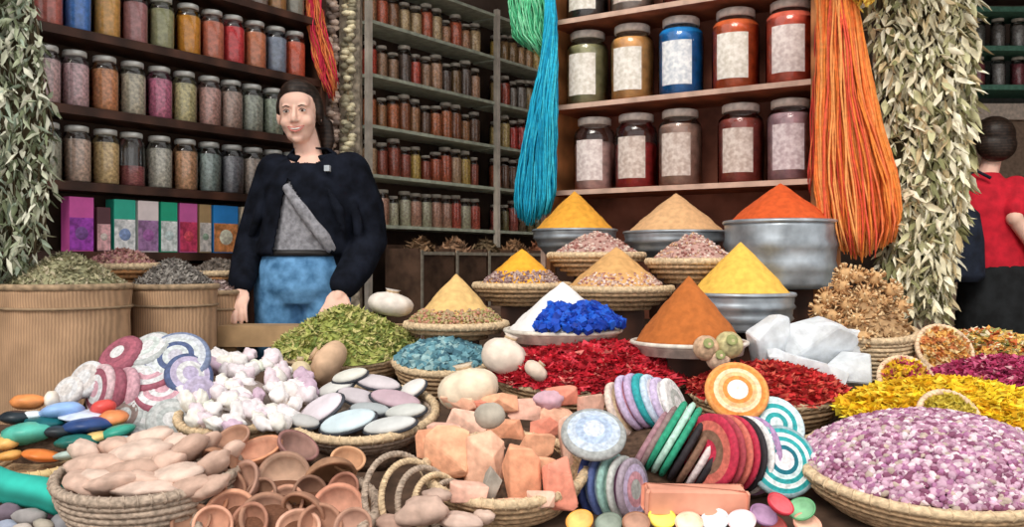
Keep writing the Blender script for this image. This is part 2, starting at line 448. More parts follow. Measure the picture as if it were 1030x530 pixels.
slab(-.35, .5, 3.721, 3.92).build('tabletop', CLOTH, tb, smooth=False)
for x in (-1.6, 0, 1.95):
    for y in (1.5, 2.55):
        mb = MB(); mb.box((x - .03, y - .03, 0), (x + .03, y + .03, board_z(y) - .03)); mb.build('leg', DARKW, tb, smooth=False)
for x, y in ((-.95, 3.15), (1.95, 3.15), (-.3, 3.85), (1.15, 3.4)):
    mb = MB(); mb.box((x - .03, y - .03, 0), (x + .03, y + .03, board_z(y) - .035)); mb.build('leg', DARKW, tb, smooth=False)
# back rail her hands lean on
mb = MB(); mb.box((-1.06, 3.22, .70), (-.36, 3.36, .775)); mb.box((-1.05, 3.25, 0), (-1.0, 3.33, .70)); mb.box((-.42, 3.25, 0), (-.37, 3.33, .70))
tag(mb.build('wooden_bench', mat('plain_tan_plank', (.42, .27, .14), .7, .15, 10), smooth=False), 'narrow plank bench at the back edge of the stall where the woman leans', 'bench')

# ------------------------------------------------------------ baskets, heaps, bowls
def basket(name, label, loc, r, depth, tilt=TILT, m=WICK, mr=WICKP, coil=.008, rimr=.012, group=None, cat='basket', base=.78, seg=40, roll=0):
    e = thing(name, label, cat, loc, (tilt, roll, 0), group)
    mb = MB(); n = max(3, int(depth / (coil * 1.7)))
    for k in range(n):
        f = k / (n - 1) if n > 1 else 1
        rr = r * (base + (1 - base) * math.sin(f * PI / 2))
        mb.ring((0, 0, -depth + coil + f * (depth - coil)), rr, coil, seg, 6, wob=.006 * math.sin(k * 2))
    mb.lathe([(0, -depth + coil * .6), (r * base, -depth + coil * .6), (r * base, -depth + coil * 1.5), (r*.99, -coil)], seg)
    mb.build('woven_wall', m, e)
    mb = MB(); mb.ring((0, 0, 0), r, rimr, seg, 7, wob=.004)
    # wrapped rim turns
    for k in range(int(seg * 1.2)):
        a = 2 * PI * k / int(seg * 1.2)
        c = Vector((math.cos(a) * r, math.sin(a) * r, 0))
        M = Matrix.Translation(c) @ Matrix.Rotation(a, 4, 'Z') @ Matrix.Rotation(PI / 2, 4, 'X') @ Matrix.Rotation(.4, 4, 'Y')
        mb.ring((0, 0, 0), rimr * 1.02, rimr * .22, 7, 4, M=M)
    mb.build('rim', mr, e)
    return e
def petal(s, w=.6, curl=.3):
    return [(-s*w*.5, 0, 0), (0, -s*.5, s*curl*.3), (s*w*.5, 0, 0), (0, s*.5, s*curl)], [(0, 1, 2), (0, 2, 3)]
def rndM(loc, rr=rnd, s=1):
    return Matrix.Translation(loc) @ Matrix.Rotation(rr.uniform(0, 6.28), 4, 'Z') @ Matrix.Rotation(rr.uniform(-.9, .9), 4, 'X') @ Matrix.Rotation(rr.uniform(-.9, .9), 4, 'Y') @ Matrix.Scale(s, 4)
def heap(name, label, loc, r, h, n, size, mats, style='bud', tilt=TILT, cat='heap', power=1.0, kind='stuff', base_m=0, sx=1, seed=1, flatn=0, depth=.05, group=None, weights=None):
    """mound + scattered pieces on its surface"""
    rr = random.Random(seed)
    hz = lambda d: h * max(0, 1 - d ** (1.6 * power)) if power > 0 else h * max(0, 1 - d)
    mb = MB(); prof = [(0, -depth), (r * .8, -depth), (r, 0)] + [(r * (1 - k / 8), hz(1 - k / 8)) for k in range(1, 8)] + [(0, h)]
    mb.lathe(prof, 28, mi=base_m, wob=lambda a, z: .03 * math.sin(a * 4 + z * 30))
    for i in range(n):
        d = math.sqrt(rr.random()) ; a = rr.uniform(0, 2 * PI)
        x, y = r * d * math.cos(a), r * d * math.sin(a); z = hz(d) + size * rr.uniform(-.1, .5)
        mi = rr.choices(range(len(mats)), weights)[0] if weights else rr.randrange(len(mats)); s = size * rr.uniform(.7, 1.35)
        M = rndM((x, y, z), rr)
        if style == 'bud': mb.ball((0, 0, 0), (s * .5, s * .42, s * .62), mi, M, u=5, w=4)
        elif style == 'petal':
            v, f = petal(s * 1.5); mb.add(v, f, mi, M)
            v, f = petal(s * 1.2); mb.add(v, f, mi, M @ Matrix.Rotation(1.2, 4, 'Z') @ Matrix.Rotation(.6, 4, 'X'))
        elif style == 'flower':
            for k in range(5):
                v, f = petal(s * .9, .8, .6); mb.add([(p_[0], p_[1] + s * .45, p_[2]) for p_ in v], f, mi, M @ Matrix.Rotation(k * 1.256, 4, 'Z'))
            mb.ball((0, 0, 0), s * .2, min(mi + 1, len(mats) - 1), M, u=5, w=3)
        elif style == 'leaf':
            v, f = petal(s * 1.8, .35, .2); mb.add(v, f, mi, M)
        elif style == 'seed': mb.ball((0, 0, 0), (s * .5, s * .5, s * .35), mi, M, u=5, w=4)
        elif style == 'crystal':
            v = [Vector((rr.uniform(.3, .6) * s * a_, rr.uniform(.3, .6) * s * b_, rr.uniform(.3, .6) * s * c_)) for a_ in (-1, 1) for b_ in (-1, 1) for c_ in (-1, 1)]
            mb.add(v, [(0, 1, 3, 2), (4, 6, 7, 5), (0, 4, 5, 1), (2, 3, 7, 6), (0, 2, 6, 4), (1, 5, 7, 3)], mi, M)
    o = mb.build(name, mats, None, loc, smooth=style in ('bud', 'seed'), rot=(tilt, 0, 0))
    if sx != 1: o.scale = (sx, 1, 1)
    return tag(o, label, cat, group, kind)
def riser(label, x, y, r, ztop, name='wooden_block'):
    mb = MB(); v = []
    for (a, b) in ((-r, -r), (r, -r), (r, r), (-r, r)): v.append((x + a, y + b, board_z(y + b) + .0008))
    for (a, b) in ((-r, -r), (r, -r), (r, r), (-r, r)): v.append((x + a, y + b, ztop))
    mb.add(v, [(0, 3, 2, 1), (4, 5, 6, 7), (0, 1, 5, 4), (1, 2, 6, 5), (2, 3, 7, 6), (3, 0, 4, 7)])
    tag(mb.build(name, DARKW, smooth=False), label, 'block', 'blocks under the spice bowls')

def cone_spice(name, px, apex_py, rim_py, Y, r, col, label, dx=0, seed=0, cf=.93, zoff=0, rough=.95, var=.08):
    """smooth piled cone of ground spice"""
    c = W(px, rim_py, Y); top = W(px, apex_py, Y).z
    h = top - c.z
    mb = MB(); prof = [(0, -.03), (r * cf * .9, -.03), (r * cf, 0)]
    n = 22
    for k in range(1, n):
        f = k / n; prof.append((r * cf * (1 - f) + .004 * math.sin(f * PI), h * f ** .96))
    prof.append((0, h * .995))
    mb.lathe(prof, 48)
    vv = []
    for v in mb.v:
        q = Vector(v); k = noise.noise(q * 22 + Vector((seed, 0, 0))) * .005 + noise.noise(q * 60) * .0025
        vv.append((q.x * (1 + k / max(.02, r)), q.y * (1 + k / max(.02, r)), q.z + (k * .6 if q.z < h * .97 else 0)))
    mb.v = vv
    m = mat('ground_spice_' + name + str(px), col, rough, var, 45, bump=.35)
    o = mb.build(name, m, None, (c.x + dx, Y, c.z + zoff))
    return tag(o, label, 'spice', 'cones of ground spice')
def bowl(name, label, c, r, depth, m, ridges=2, base=.7, group=None, lip=.006, cat='bowl', flare=1.0):
    e = thing(name, label, cat, c, (0, 0, 0), group)
    prof = [(0, -depth), (r * base, -depth)]
    for k in range(1, 12):
        f = k / 12; rr = r * (base + (1 - base) * math.sin(f * PI / 2) ** flare)
        if ridges and k in (4, 8): rr += .008
        prof.append((rr, -depth + depth * f))
    prof += [(r, 0), (r - .006, 0), (r * .93, -.035), (0, -.04)]
    mb = MB(); mb.lathe(prof, 48); mb.build('bowl_wall', m, e)
    mb = MB(); mb.ring((0, 0, 0), r, lip, 48, 8); mb.build('rim', m, e)
    return e

# (name, px, apex, rim, Y, halfwidth px, colour, vessel)
SP = [
 ('turmeric_cone', 578, 192, 232, 3.80, 42, (.82, .38, .045), 'metal', 'orange spice cone in the metal bowl at the back left', .10),
 ('ginger_cone', 680, 194, 234, 3.65, 52, (.68, .40, .20), 'metal', 'light sandy spice cone in the metal bowl under the wooden shelf', .11),
 ('paprika_cone', 785, 184, 224, 3.35, 55, (.62, .095, .02), 'tub', 'red-orange spice cone in the large metal tub', .245),
 ('mustard_cone', 525, 250, 287, 3.35, 47, (.84, .40, .035), 'basket', 'yellow-orange spice cone in a wicker bowl behind the tan cone', .075),
 ('cumin_cone', 620, 248, 290, 3.20, 55, (.64, .36, .14), 'basket', 'ochre spice cone in the wicker bowl between yellow and white cones', .075),
 ('coriander_cone', 459, 275, 326, 3.05, 50, (.72, .47, .19), 'basket', 'tan spice cone nearest to the woman', .05),
 ('curry_cone', 745, 243, 296, 3.05, 52, (.84, .50, .09), 'tub', 'bright yellow spice cone in the front metal tub', .12),
 ('salt_cone', 566, 283, 332, 2.90, 58, (.84, .83, .83), 'plate', 'pure white powder cone above the blue lumps', .04),
 ('cinnamon_cone', 693, 277, 344, 2.75, 57, (.46, .135, .03), 'plate', 'rusty brown spice cone in front of the yellow cone', .04),
]
for (nm, px, ap, rm, Y, hw, col, ves, lb, dp) in SP:
    r = S(hw, Y); c = W(px, rm, Y)
    if nm == 'salt_cone': cone_spice('spice_cone', px, ap, rm, Y, r, col, lb, cf=.93, var=.03)
    elif ves == 'plate': cone_spice('spice_cone', px, ap, rm, Y, r, col, lb, cf=.93)
    else: cone_spice('spice_cone', px, ap, rm, Y, r, col, lb, cf=.93 if ves != 'basket' else .89)
    if ves == 'metal': bowl('metal_bowl', 'grey metal bowl under the ' + lb.split(' in ')[0], c, r, dp, METAL, group='metal bowls of spice')
    if ves == 'tub': bowl('metal_tub', 'ridged grey metal tub under the ' + lb.split(' in ')[0], c, r, dp, METAL, base=.9, group='metal tubs of spice', lip=.008)
    if ves == 'plate': bowl('shallow_dish', 'shallow pale dish under the ' + lb.split(' above ')[0].split(' in front')[0], c, r, dp, mat('pale_plate', (.72, .66, .58), .5), ridges=0, base=.7, group='shallow dishes', lip=.007)
    if ves == 'basket': basket('wicker_bowl', 'wicker bowl under the ' + lb.split(' in ')[0].split(' nearest')[0], c, r, dp, 0, mr=WICKP, base=.6, group='wicker spice bowls')
    riser('dark block under the vessel of the ' + lb.split(' in ')[0].split(' nearest')[0].split(' above')[0], c.x, Y, r * .45, c.z - dp - .001)

def seeds(px, apex, rim, Y, hw, cols, label, n=500, size=.011, dp=.08, ves='basket', seed=3):
    r = S(hw, Y); c = W(px, rim, Y); h = W(px, apex, Y).z - c.z
    ms = [cm(x, .7, .1, 40) for x in cols]
    heap('seed_heap', label, c, r * .93, h, n, size, ms, 'seed', 0, power=.8, seed=seed, depth=.02, group='heaps of seeds')
    basket('wicker_bowl', 'wicker bowl of the ' + label, c, r, dp, 0, base=.6, group='wicker spice bowls')
    riser('dark block under the bowl of ' + label, c.x, Y, r * .45, c.z - dp - .001)
PINKS = [(.50,.30,.26), (.66,.50,.42), (.34,.14,.12), (.72,.60,.54)]
seeds(600, 233, 257, 3.45, 47, PINKS, 'pinkish grey seeds below the back left orange cone', seed=4)
seeds(697, 235, 263, 3.25, 45, PINKS + [(.60,.36,.22)], 'pink and beige seeds beside the yellow cone', seed=5)
# skirts of seeds at the foot of some cones
def skirt(px, rim, Y, hw, cols, label, n=560, size=.011, arc=(190, 350), lift=.012, seed=9, inner=.66, cat='seeds', name='seed_heap', kind='stuff', style='seed', hh=.03, extra=.22):
    rr = random.Random(seed); c = W(px, rim, Y); r = S(hw, Y); mb = MB()
    for i in range(n):
        a = R(rr.uniform(*arc)); d = rr.uniform(inner, .93) * r
        z = lift + rr.uniform(0, hh) * (.93 - d / r) * 4
        if extra: z = .004 + (.95 - d / r) * extra * .62 + rr.uniform(0, .012)
        M = rndM((d * math.cos(a), d * math.sin(a), z), rr); s = size * rr.uniform(.7, 1.3)
        if style == 'seed': mb.ball((0, 0, 0), (s * .5, s * .5, s * .4), rr.randrange(len(cols)), M, u=5, w=4)
        else:
            v = [Vector((rr.uniform(.3, .6) * s * a_, rr.uniform(.3, .6) * s * b_, rr.uniform(.3, .6) * s * c_)) for a_ in (-1, 1) for b_ in (-1, 1) for c_ in (-1, 1)]
            mb.add(v, [(0, 1, 3, 2), (4, 6, 7, 5), (0, 4, 5, 1), (2, 3, 7, 6), (0, 2, 6, 4), (1, 5, 7, 3)], rr.randrange(len(cols)), M)
    tag(mb.build(name, [cm(x, .6, .1, 40) for x in cols], None, c, smooth=style == 'seed'), label, cat, None, kind)
skirt(525, 287, 3.35, 42, [(.34,.24,.24), (.50,.38,.34), (.22,.12,.12)], 'purplish grey seeds at the foot of the yellow-orange cone')
skirt(620, 290, 3.20, 48, PINKS, 'pinkish seeds at the foot of the ochre cone', n=760, arc=(205, 360))
skirt(459, 326, 3.05, 50, [(.36,.32,.12), (.46,.34,.20), (.50,.24,.16)], 'green and reddish seeds at the foot of the tan cone', n=700, arc=(180, 360))
skirt(572, 330, 2.88, 60, [(.005,.06,.46), (.01,.11,.62), (.0,.03,.30)], 'vivid blue pigment lumps in front of the white cone', n=460, size=.019, arc=(228, 362), name='pigment_lumps', cat='pigment', style='crystal', inner=.42, hh=.012, seed=11, lift=.03, extra=.20)

# ------------------------------------------------------------ hanging bundles
def skein(name, label, px_top, px_rows, Y, cols, n, cat='yarn', ztop=2.3, rad=.0035, seed=2, depth=.05, wav=.006, knot=None):
    """px_rows: list of (py, px_left, px_right) outline the strands fan out over"""
    rr = random.Random(seed); mb = MB(); o0 = Vector(((px_top - 515) / F * Y, Y, ztop))
    rows_ = [((265 - py) * Y / F + 1, (l - 515) / F * Y, (r_ - 515) / F * Y) for py, l, r_ in px_rows]
    zlast = rows_[-1][0]
    for i in range(n):
        f = rr.random(); dy = rr.uniform(-1, 1); ph = rr.uniform(0, 6); pts = [Vector((rr.uniform(-.02, .02), rr.uniform(-.02, .02), 0))]
        endz = zlast + abs(rr.gauss(0, .05)) + abs(f - .45) * .12
        z = rows_[0][0]
        steps = 12
        z0 = rows_[0][0]
        for k in range(steps + 1):
            z = z0 + (endz - z0) * k / steps
            for a in range(len(rows_) - 1):
                if rows_[a][0] >= z >= rows_[a + 1][0]: break
            q = (rows_[a][0] - z) / max(1e-6, rows_[a][0] - rows_[a + 1][0])
            l = rows_[a][1] * (1 - q) + rows_[a + 1][1] * q; r_ = rows_[a][2] * (1 - q) + rows_[a + 1][2] * q
            x = l + (r_ - l) * f + wav * math.sin(k * 1.3 + ph)
            w = (r_ - l) / 2
            e = math.sqrt(max(0, 1 - (2 * f - 1) ** 2))
            pts.append(Vector((x - o0.x, dy * e * min(depth, w) + wav * math.cos(k + ph), z - ztop)))
        mb.tube(pts, [rad * .6] + [rad] * (len(pts) - 2) + [rad * .5], 5, rr.randrange(len(cols)))
    o = mb.build(name, cols, None, o0)
    return tag(o, label, cat)
OR = [cm((.86,.27,.05), .7), cm((.90,.36,.11), .7), cm((.82,.20,.045), .7), cm((.92,.30,.07), .7)]
skein('hanging_yarn_skein', 'big bundle of orange dyed yarn hanging right of the wooden shelf unit', 838,
      [(-20, 822, 856), (60, 824, 872), (130, 822, 888), (185, 820, 904), (225, 826, 906), (262, 846, 890)], 3.28, OR, 420, rad=.0045)
RD = [cm((.76,.10,.05), .7), cm((.84,.20,.07), .7), cm((.62,.06,.04), .7)]
skein('hanging_yarn_skein', 'red-orange yarn tips hanging lower in front of the big orange bundle', 842,
      [(-20, 836, 846), (100, 832, 866), (185, 826, 896), (230, 832, 900), (268, 848, 884)], 3.22, RD[:2] + OR[:3], 60, seed=5, rad=.004)
skein('hanging_yarn_skein', 'narrow red yarn tassel hanging along the right shelf post', 826, [(-20, 824, 834), (120, 816, 830), (205, 812, 826)], 3.5, RD, 40, seed=6)
skein('hanging_yarn_skein', 'yellow yarn tuft at the top beside the pale leaf garland', 868, [(-20, 852, 892), (-4, 854, 890), (12, 860, 884)], 3.2, [cm((.90,.66,.12), .7), cm((.85,.52,.08), .7)], 90, seed=8)
skein('hanging_yarn_skein', 'turquoise blue yarn bundle hanging left of the wooden shelf unit', 553,
      [(20, 549, 559), (60, 545, 560), (110, 533, 560), (160, 523, 559), (200, 517, 558), (230, 520, 548)], 4.0,
      [cm((.01,.40,.62), .7), cm((.02,.50,.74), .7), cm((.0,.28,.50), .7), cm((.05,.58,.76), .7)], 260, seed=9)
skein('hanging_yarn_skein', 'mint green yarn bundle hanging above the turquoise one', 535,
      [(-40, 512, 556), (0, 512, 556), (36, 516, 557), (58, 536, 558)], 4.08, [cm((.12,.60,.30), .7), cm((.26,.74,.44), .7), cm((.06,.42,.20), .7)], 320, seed=10)
skein('hanging_yarn_skein', 'orange and crimson yarn tassel hanging behind the woman\'s head', 318,
      [(-10, 308, 322), (25, 310, 326), (60, 316, 336), (85, 324, 340), (104, 332, 339)], 4.15, [cm((.62,.14,.04), .7), cm((.55,.02,.06), .7), cm((.70,.22,.07), .7)], 110, seed=12)

def leafgarland(name, label, rows_px, Y, cols, n, length=.055, depth=.12, seed=3, ztop=2.3, stems=26):
    rr = random.Random(seed); mb = MB()
    rows_ = [((265 - py) * Y / F + 1, (l - 515) / F * Y, (r_ - 515) / F * Y) for py, l, r_ in rows_px]
    ox = (rows_[0][1] + rows_[0][2]) / 2
    def span(z):
        for a in range(len(rows_) - 1):
            if rows_[a][0] >= z >= rows_[a + 1][0]: break
        q = min(1, max(0, (rows_[a][0] - z) / max(1e-6, rows_[a][0] - rows_[a + 1][0])))
        return rows_[a][1] * (1 - q) + rows_[a + 1][1] * q, rows_[a][2] * (1 - q) + rows_[a + 1][2] * q
    zt, zb = rows_[0][0], rows_[-1][0]
    for i in range(stems):
        f = rr.random(); ph = rr.uniform(0, 6); pts = []
        for k in range(11):
            z = zt + (zb + rr.uniform(0, .1) - zt) * k / 10; l, r_ = span(z)
            pts.append((l + (r_ - l) * (.1 + .8 * f) - ox + .01 * math.sin(k + ph), rr.uniform(-.4, .4) * depth, z - ztop))
        pts.insert(0, (rr.uniform(-.05, .05), 0, 0))
        mb.tube(pts, .003, 4, 0)
    for i in range(n):
        z = rr.uniform(zb, zt); l, r_ = span(z); u = rr.uniform(-1, 1); w = (r_ - l) / 2; cx = (l + r_) / 2 - ox
        a = math.acos(u); y = -depth * math.sin(a) * rr.uniform(.2, 1) * (1 if rr.random() < .8 else -1)
        L_ = length * rr.uniform(.6, 1.3); wd = L_ * rr.uniform(.12, .2)
        v = [(0, 0, 0), (-wd, wd * .5, -L_ * .35), (0, -wd * .2, -L_ * .4), (wd, wd * .5, -L_ * .35), (-wd * .6, wd * .4, -L_ * .72), (0, 0, -L_ * .75), (wd * .6, wd * .4, -L_ * .72), (0, wd * .6, -L_)]
        fs = [(0, 2, 1), (0, 3, 2), (1, 2, 5, 4), (2, 3, 6, 5), (4, 5, 7), (5, 6, 7)]
        M = Matrix.Translation((cx + u * w * .93, y, z - ztop + L_ * .3)) @ Matrix.Rotation(rr.uniform(0, 6.28), 4, 'Z') @ Matrix.Rotation(rr.gauss(0, .55), 4, 'X') @ Matrix.Rotation(rr.gauss(0, .45), 4, 'Y')
        mb.add(v, fs, 1 + rr.choices(range(len(cols)), [c[1] for c in cols])[0], M)
    # dense inner core of twigs
    core = []
    for k in range(9):
        z = zt + (zb + .12 - zt) * k / 8; l, r_ = span(z); core.append(((l + r_) / 2 - ox, .03, z - ztop, (r_ - l) * .36))
    mb.tube([c[:3] for c in core], [c[3] for c in core], 10, 0, flat=.35)
    o = mb.build(name, [mat('brown_twigs', (.10, .075, .04), .9)] + [cm(c[0], .75, .12, 30) for c in cols], None, (ox, Y, ztop))
    return tag(o, label, 'garland')
leafgarland('hanging_leaf_garland', 'thick pale bundle of dried leaves hanging between the orange yarn and the person in red',
            [(-70, 872, 984), (0, 870, 984), (60, 872, 984), (120, 884, 982), (180, 896, 974), (230, 884, 968), (280, 880, 958), (322, 905, 950)], 3.35,
            [((.74,.68,.48), 4), ((.54,.52,.30), 3), ((.86,.80,.62), 4), ((.22,.22,.10), 2), ((.60,.48,.28), 2)], 3300, seed=3, length=.068)
leafgarland('hanging_leaf_garland', 'grey green bundle of dried leaves hanging at the left edge beside the jar shelf',
            [(-80, -45, 34), (0, -40, 36), (50, -40, 46), (110, -40, 58), (160, -40, 58), (215, -40, 54), (262, -40, 40), (285, -38, 6)], 2.8,
            [((.46,.48,.36), 4), ((.32,.36,.24), 3), ((.64,.64,.52), 3), ((.15,.18,.10), 3), ((.36,.44,.34), 2)], 2300, seed=4, depth=.09, length=.05)

# ------------------------------------------------------------ burlap drums at the left
def drum(label, px, rim, Y, hw, heapc, apex, htxt, seed=1, mats=None):
    r = S(hw, Y); c = W(px, rim, Y)
    e = thing('burlap_drum', label, 'drum', (c.x, Y, 0), group='burlap covered drums')
    prof = [(0, 0), (r * .93, 0)] + [(r * (.95 + .05 * math.sin(k / 10 * PI)), c.z * k / 10) for k in range(1, 10)] + [(r, c.z - .02), (r, c.z), (r * .94, c.z), (r * .92, c.z - .03), (0, c.z - .04)]
    mb = MB(); mb.lathe(prof, 48, wob=lambda a, z: .006 * math.sin(a * 13 + z * 2)); mb.build('drum_wall', BURL, e)
    mb = MB(); mb.ring((0, 0, c.z), r * .985, .011, 48, 7, wob=.004); mb.build('rim', mat('rolled_sack_edge', (.34, .24, .15), .9, .2, 50), e)
    mb = MB(); mb.ring((0, 0, c.z * .93), r * .997, .005, 48, 6); mb.build('binding', mat('rope_binding', (.30, .21, .13), .9), e)
    h = W(px, apex, Y).z - c.z
    heap('dried_herb_heap', htxt, (c.x, Y, c.z + .002), r * .9, h, int(1400 * (r / .2)), .013, mats, 'leaf', 0, seed=seed, depth=.015, power=.9)
DH1 = [cm((.30,.29,.17)), cm((.40,.36,.22)), cm((.20,.19,.11)), cm((.46,.40,.28))]
DH2 = [cm((.24,.22,.20)), cm((.34,.31,.28)), cm((.15,.13,.12))]
drum('largest brown burlap drum at the left edge', 67, 288, 2.88, 61, None, 256, 'grey green dried herbs heaped in the largest burlap drum', 21, DH1)
drum('second burlap drum, beside the largest one', 175, 288, 3.15, 42, None, 262, 'dark grey herbs heaped in the second burlap drum', 22, DH2)
drum('small burlap drum partly hidden beside the woman', 220, 294, 3.40, 21, None, 284, 'pinkish grey petals in the small drum', 23, [cm((.40,.28,.26)), cm((.6,.5,.48)), cm((.2,.14,.13))])
for (px, rim, Y, hw, ap, mm, lb) in ((123, 268, 3.25, 38, 252, [cm((.60,.30,.30)), cm((.66,.44,.34)), cm((.42,.22,.20))], 'pink petals'),
                                  (220, 275, 3.57, 27, 262, [cm((.26,.22,.19)), cm((.36,.30,.25))], 'grey brown seeds')):
    c = W(px, rim, Y); r = S(hw, Y)
    basket('wicker_bowl', 'shallow orange-tan wicker bowl of %s on a stool by the lowest left shelf' % lb, c, r, .06, 0, m=mat('orange_wicker', (.60, .30, .13), .8, .2, 80), base=.6, group='wicker bowls on stools')
    heap('petal_heap' if 'petal' in lb else 'seed_heap', lb + ' in the shallow wicker bowl by the left shelves', c, r * .9, W(px, ap, Y).z - c.z, 500, .014, mm, 'petal', 0, seed=31, depth=.02)
    e = thing('wooden_stool', 'tall dark stool carrying the wicker bowl of %s' % lb, 'stool', (c.x, Y, 0))
    zt = c.z - .062; q = r * .55
    mb = MB(); mb.box((-q, -q, zt - .03), (q, q, zt)); mb.build('seat', DARKW, e, smooth=False)
    for sx in (-1, 1):
        for sy in (-1, 1):
            mb = MB(); mb.tube([(sx * q * .8, sy * q * .8, 0), (sx * q * .7, sy * q * .7, zt - .03)], .012, 8); mb.build('leg', DARKW, e)

# dark bins under the metal shelving
for i, (x0, c, n) in enumerate(((.02, (.26,.16,.09), 'brown bark'), (.30, (.34,.20,.12), 'reddish roots'), (.58, (.20,.14,.08), 'dark twigs'), (.86, (.38,.22,.12), 'rusty pods'), (1.14, (.42,.18,.10), 'copper coloured chips'), (1.42, (.16,.10,.09), 'near-black pods'))):
    p = F2 @ Vector((x0 + .13, -.28, 0))
    e = thing('wooden_bin', 'dark open wooden bin of %s in the row under the metal shelving' % n, 'bin', p, (0, 0, ang1), 'dark bins under the metal shelving')
    mb = MB(); mb.box((-.13, -.13, 0), (.13, -.11, 1.06)); mb.box((-.13, .11, 0), (.13, .13, 1.10)); mb.box((-.13, -.11, 0), (-.115, .11, 1.08)); mb.box((.115, -.11, 0), (.13, .11, 1.08)); mb.box((-.115, -.11, 0), (.115, .11, .9))
    mb.build('bin_body', mat('bin_wood', (.10, .055, .035), .8, .25, 12), e, smooth=False)
    mb = MB(); mb.box((-.134, -.136, 0), (-.118, -.1305, 1.07)); mb.box((-.13, -.136, 1.045), (.13, -.1305, 1.062)); mb.build('pale_edging', mat('dull_edge', (.34, .30, .24), .7), e, smooth=False)
    h = heap('root_heap', '%s heaped in its dark bin under the metal shelving' % n, (p.x, p.y, 1.02), .105, .11, 160, .03, [cm(c), cm([v * .5 for v in c]), cm([v * 1.5 for v in c])], 'leaf', 0, seed=i + 40, depth=.1)

# ------------------------------------------------------------ right rear background
t = thing('background_shelving', 'green shelving with dim jars at the right edge behind the person in red', 'shelf', (3.35, 6.3, 0))
mb = MB(); mb.box((-.55, .2, 0), (1.0, .23, 2.6)); mb.build('back_panel', mat('dark_grey_board', (.10, .10, .09), .8), t, smooth=False)
for z in (2.20, 2.47, 2.74):
    mb = MB(); mb.box((-.55, -.12, z), (1.0, .2, z + .035)); mb.build('shelf_board', mat('teal_green_board', (.12, .30, .22), .6), t, smooth=False)
mb = MB(); mb.box((-.55, -.15, 1.99), (1.0, .2, 2.10)); mb.build('counter_edge', mat('dusty_white_board', (.62, .52, .44), .7), t, smooth=False)
mb = MB(); mb.box((-.55, -.1, 0), (1.0, .2, 1.985)); mb.build('cupboard_front', mat('dark_brown_board', (.26, .18, .13), .8), t, smooth=False)
for z, nm in ((2.506, 'upper'), (2.236, 'lower')):
    for i in range(5):
        j = copy_tree(proto_m); j.location = (3.14 + i * .14, 6.3, z); j.scale = (1.2, 1.2, 1.1)
        for ch in j.children:
            if ch.name.startswith('spice_filling'): ch.material_slots[0].material = cm(rnd.choice([(.3,.28,.26), (.36,.10,.12), (.2,.2,.18), (.42,.40,.38)]), .6, .2, 80)
        tag(j, 'dim jar, %s from the left on the %s background shelf at the right edge' % (ordn(i), nm), 'jar', 'dim jars at the right rear')
mb = MB(); mb.box((-.28, -.12, 0), (.28, .12, .62))
o = mb.build('wooden_crate', mat('crate_red_brown', (.22, .09, .05), .8, .2, 10), None, (2.28, 4.6, 0), smooth=False); tag(o, 'red-brown wooden crate standing behind the pale leaf garland', 'crate')
# ------------------------------------------------------------ piles: core mound
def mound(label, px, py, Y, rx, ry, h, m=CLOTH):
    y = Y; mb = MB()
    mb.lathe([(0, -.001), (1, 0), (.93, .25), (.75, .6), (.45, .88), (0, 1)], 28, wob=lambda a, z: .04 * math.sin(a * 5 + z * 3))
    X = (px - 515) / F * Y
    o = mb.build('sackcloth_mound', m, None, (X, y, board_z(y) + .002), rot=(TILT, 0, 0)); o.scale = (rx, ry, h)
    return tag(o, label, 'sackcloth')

def onmesh(px, py, Y): return W(px, py, Y)
# scrubber disc -----------------------------------------------------------
def disc(px, py, Y, rpx, nrm, cols, label, th=.014, dome=.25, group='striped round clay scrubbers', name='striped_disc', spin=0, edge=None):
    r = S(rpx, Y); n = len(cols); mb = MB()
    prof = [(0, -th / 2, 0), (r * .9, -th / 2, n - 1), (r, -th * .2, n - 1), (r, th * .2, n - 1)]
    ring_ = []
    for k in range(n * 3 + 1):
        f = 1 - k / (n * 3)
        rr_ = r * .97 * f; z = th * .5 + dome * r * .5 * (1 - f * f) + .0018 * abs(math.sin(f * n * PI))
        ci = min(n - 1, int(f * n - 1e-6)) if f > 0 else 0
        ring_.append((max(0, rr_), z, ci))
    prof += ring_
    mb.lathe(prof, 40)
    q = Vector(nrm).normalized().to_track_quat('Z', 'Y')
    o = mb.build(name, [cm(c, .7, .14, 90, bump=.15) for c in cols], None, W(px, py, Y))
    o.rotation_mode = 'QUATERNION'; o.rotation_quaternion = q
    return tag(o, label, 'disc', group)
Wt = (.82,.80,.80); NV = (.04,.06,.20); TL = (.03,.36,.38); DR = (.34,.03,.06); PK_ = (.72,.36,.42); LI = (.58,.48,.68); MN = (.50,.76,.66); BK = (.03,.025,.03); PB = (.55,.66,.80)
GR = (.03,.34,.20); OG = (.80,.28,.06); CRM = (.84,.66,.42); CR_ = (.50,.03,.07); CO = (.62,.16,.12); PL = (.20,.08,.16); GY = (.52,.54,.52); BR = (.22,.12,.08)
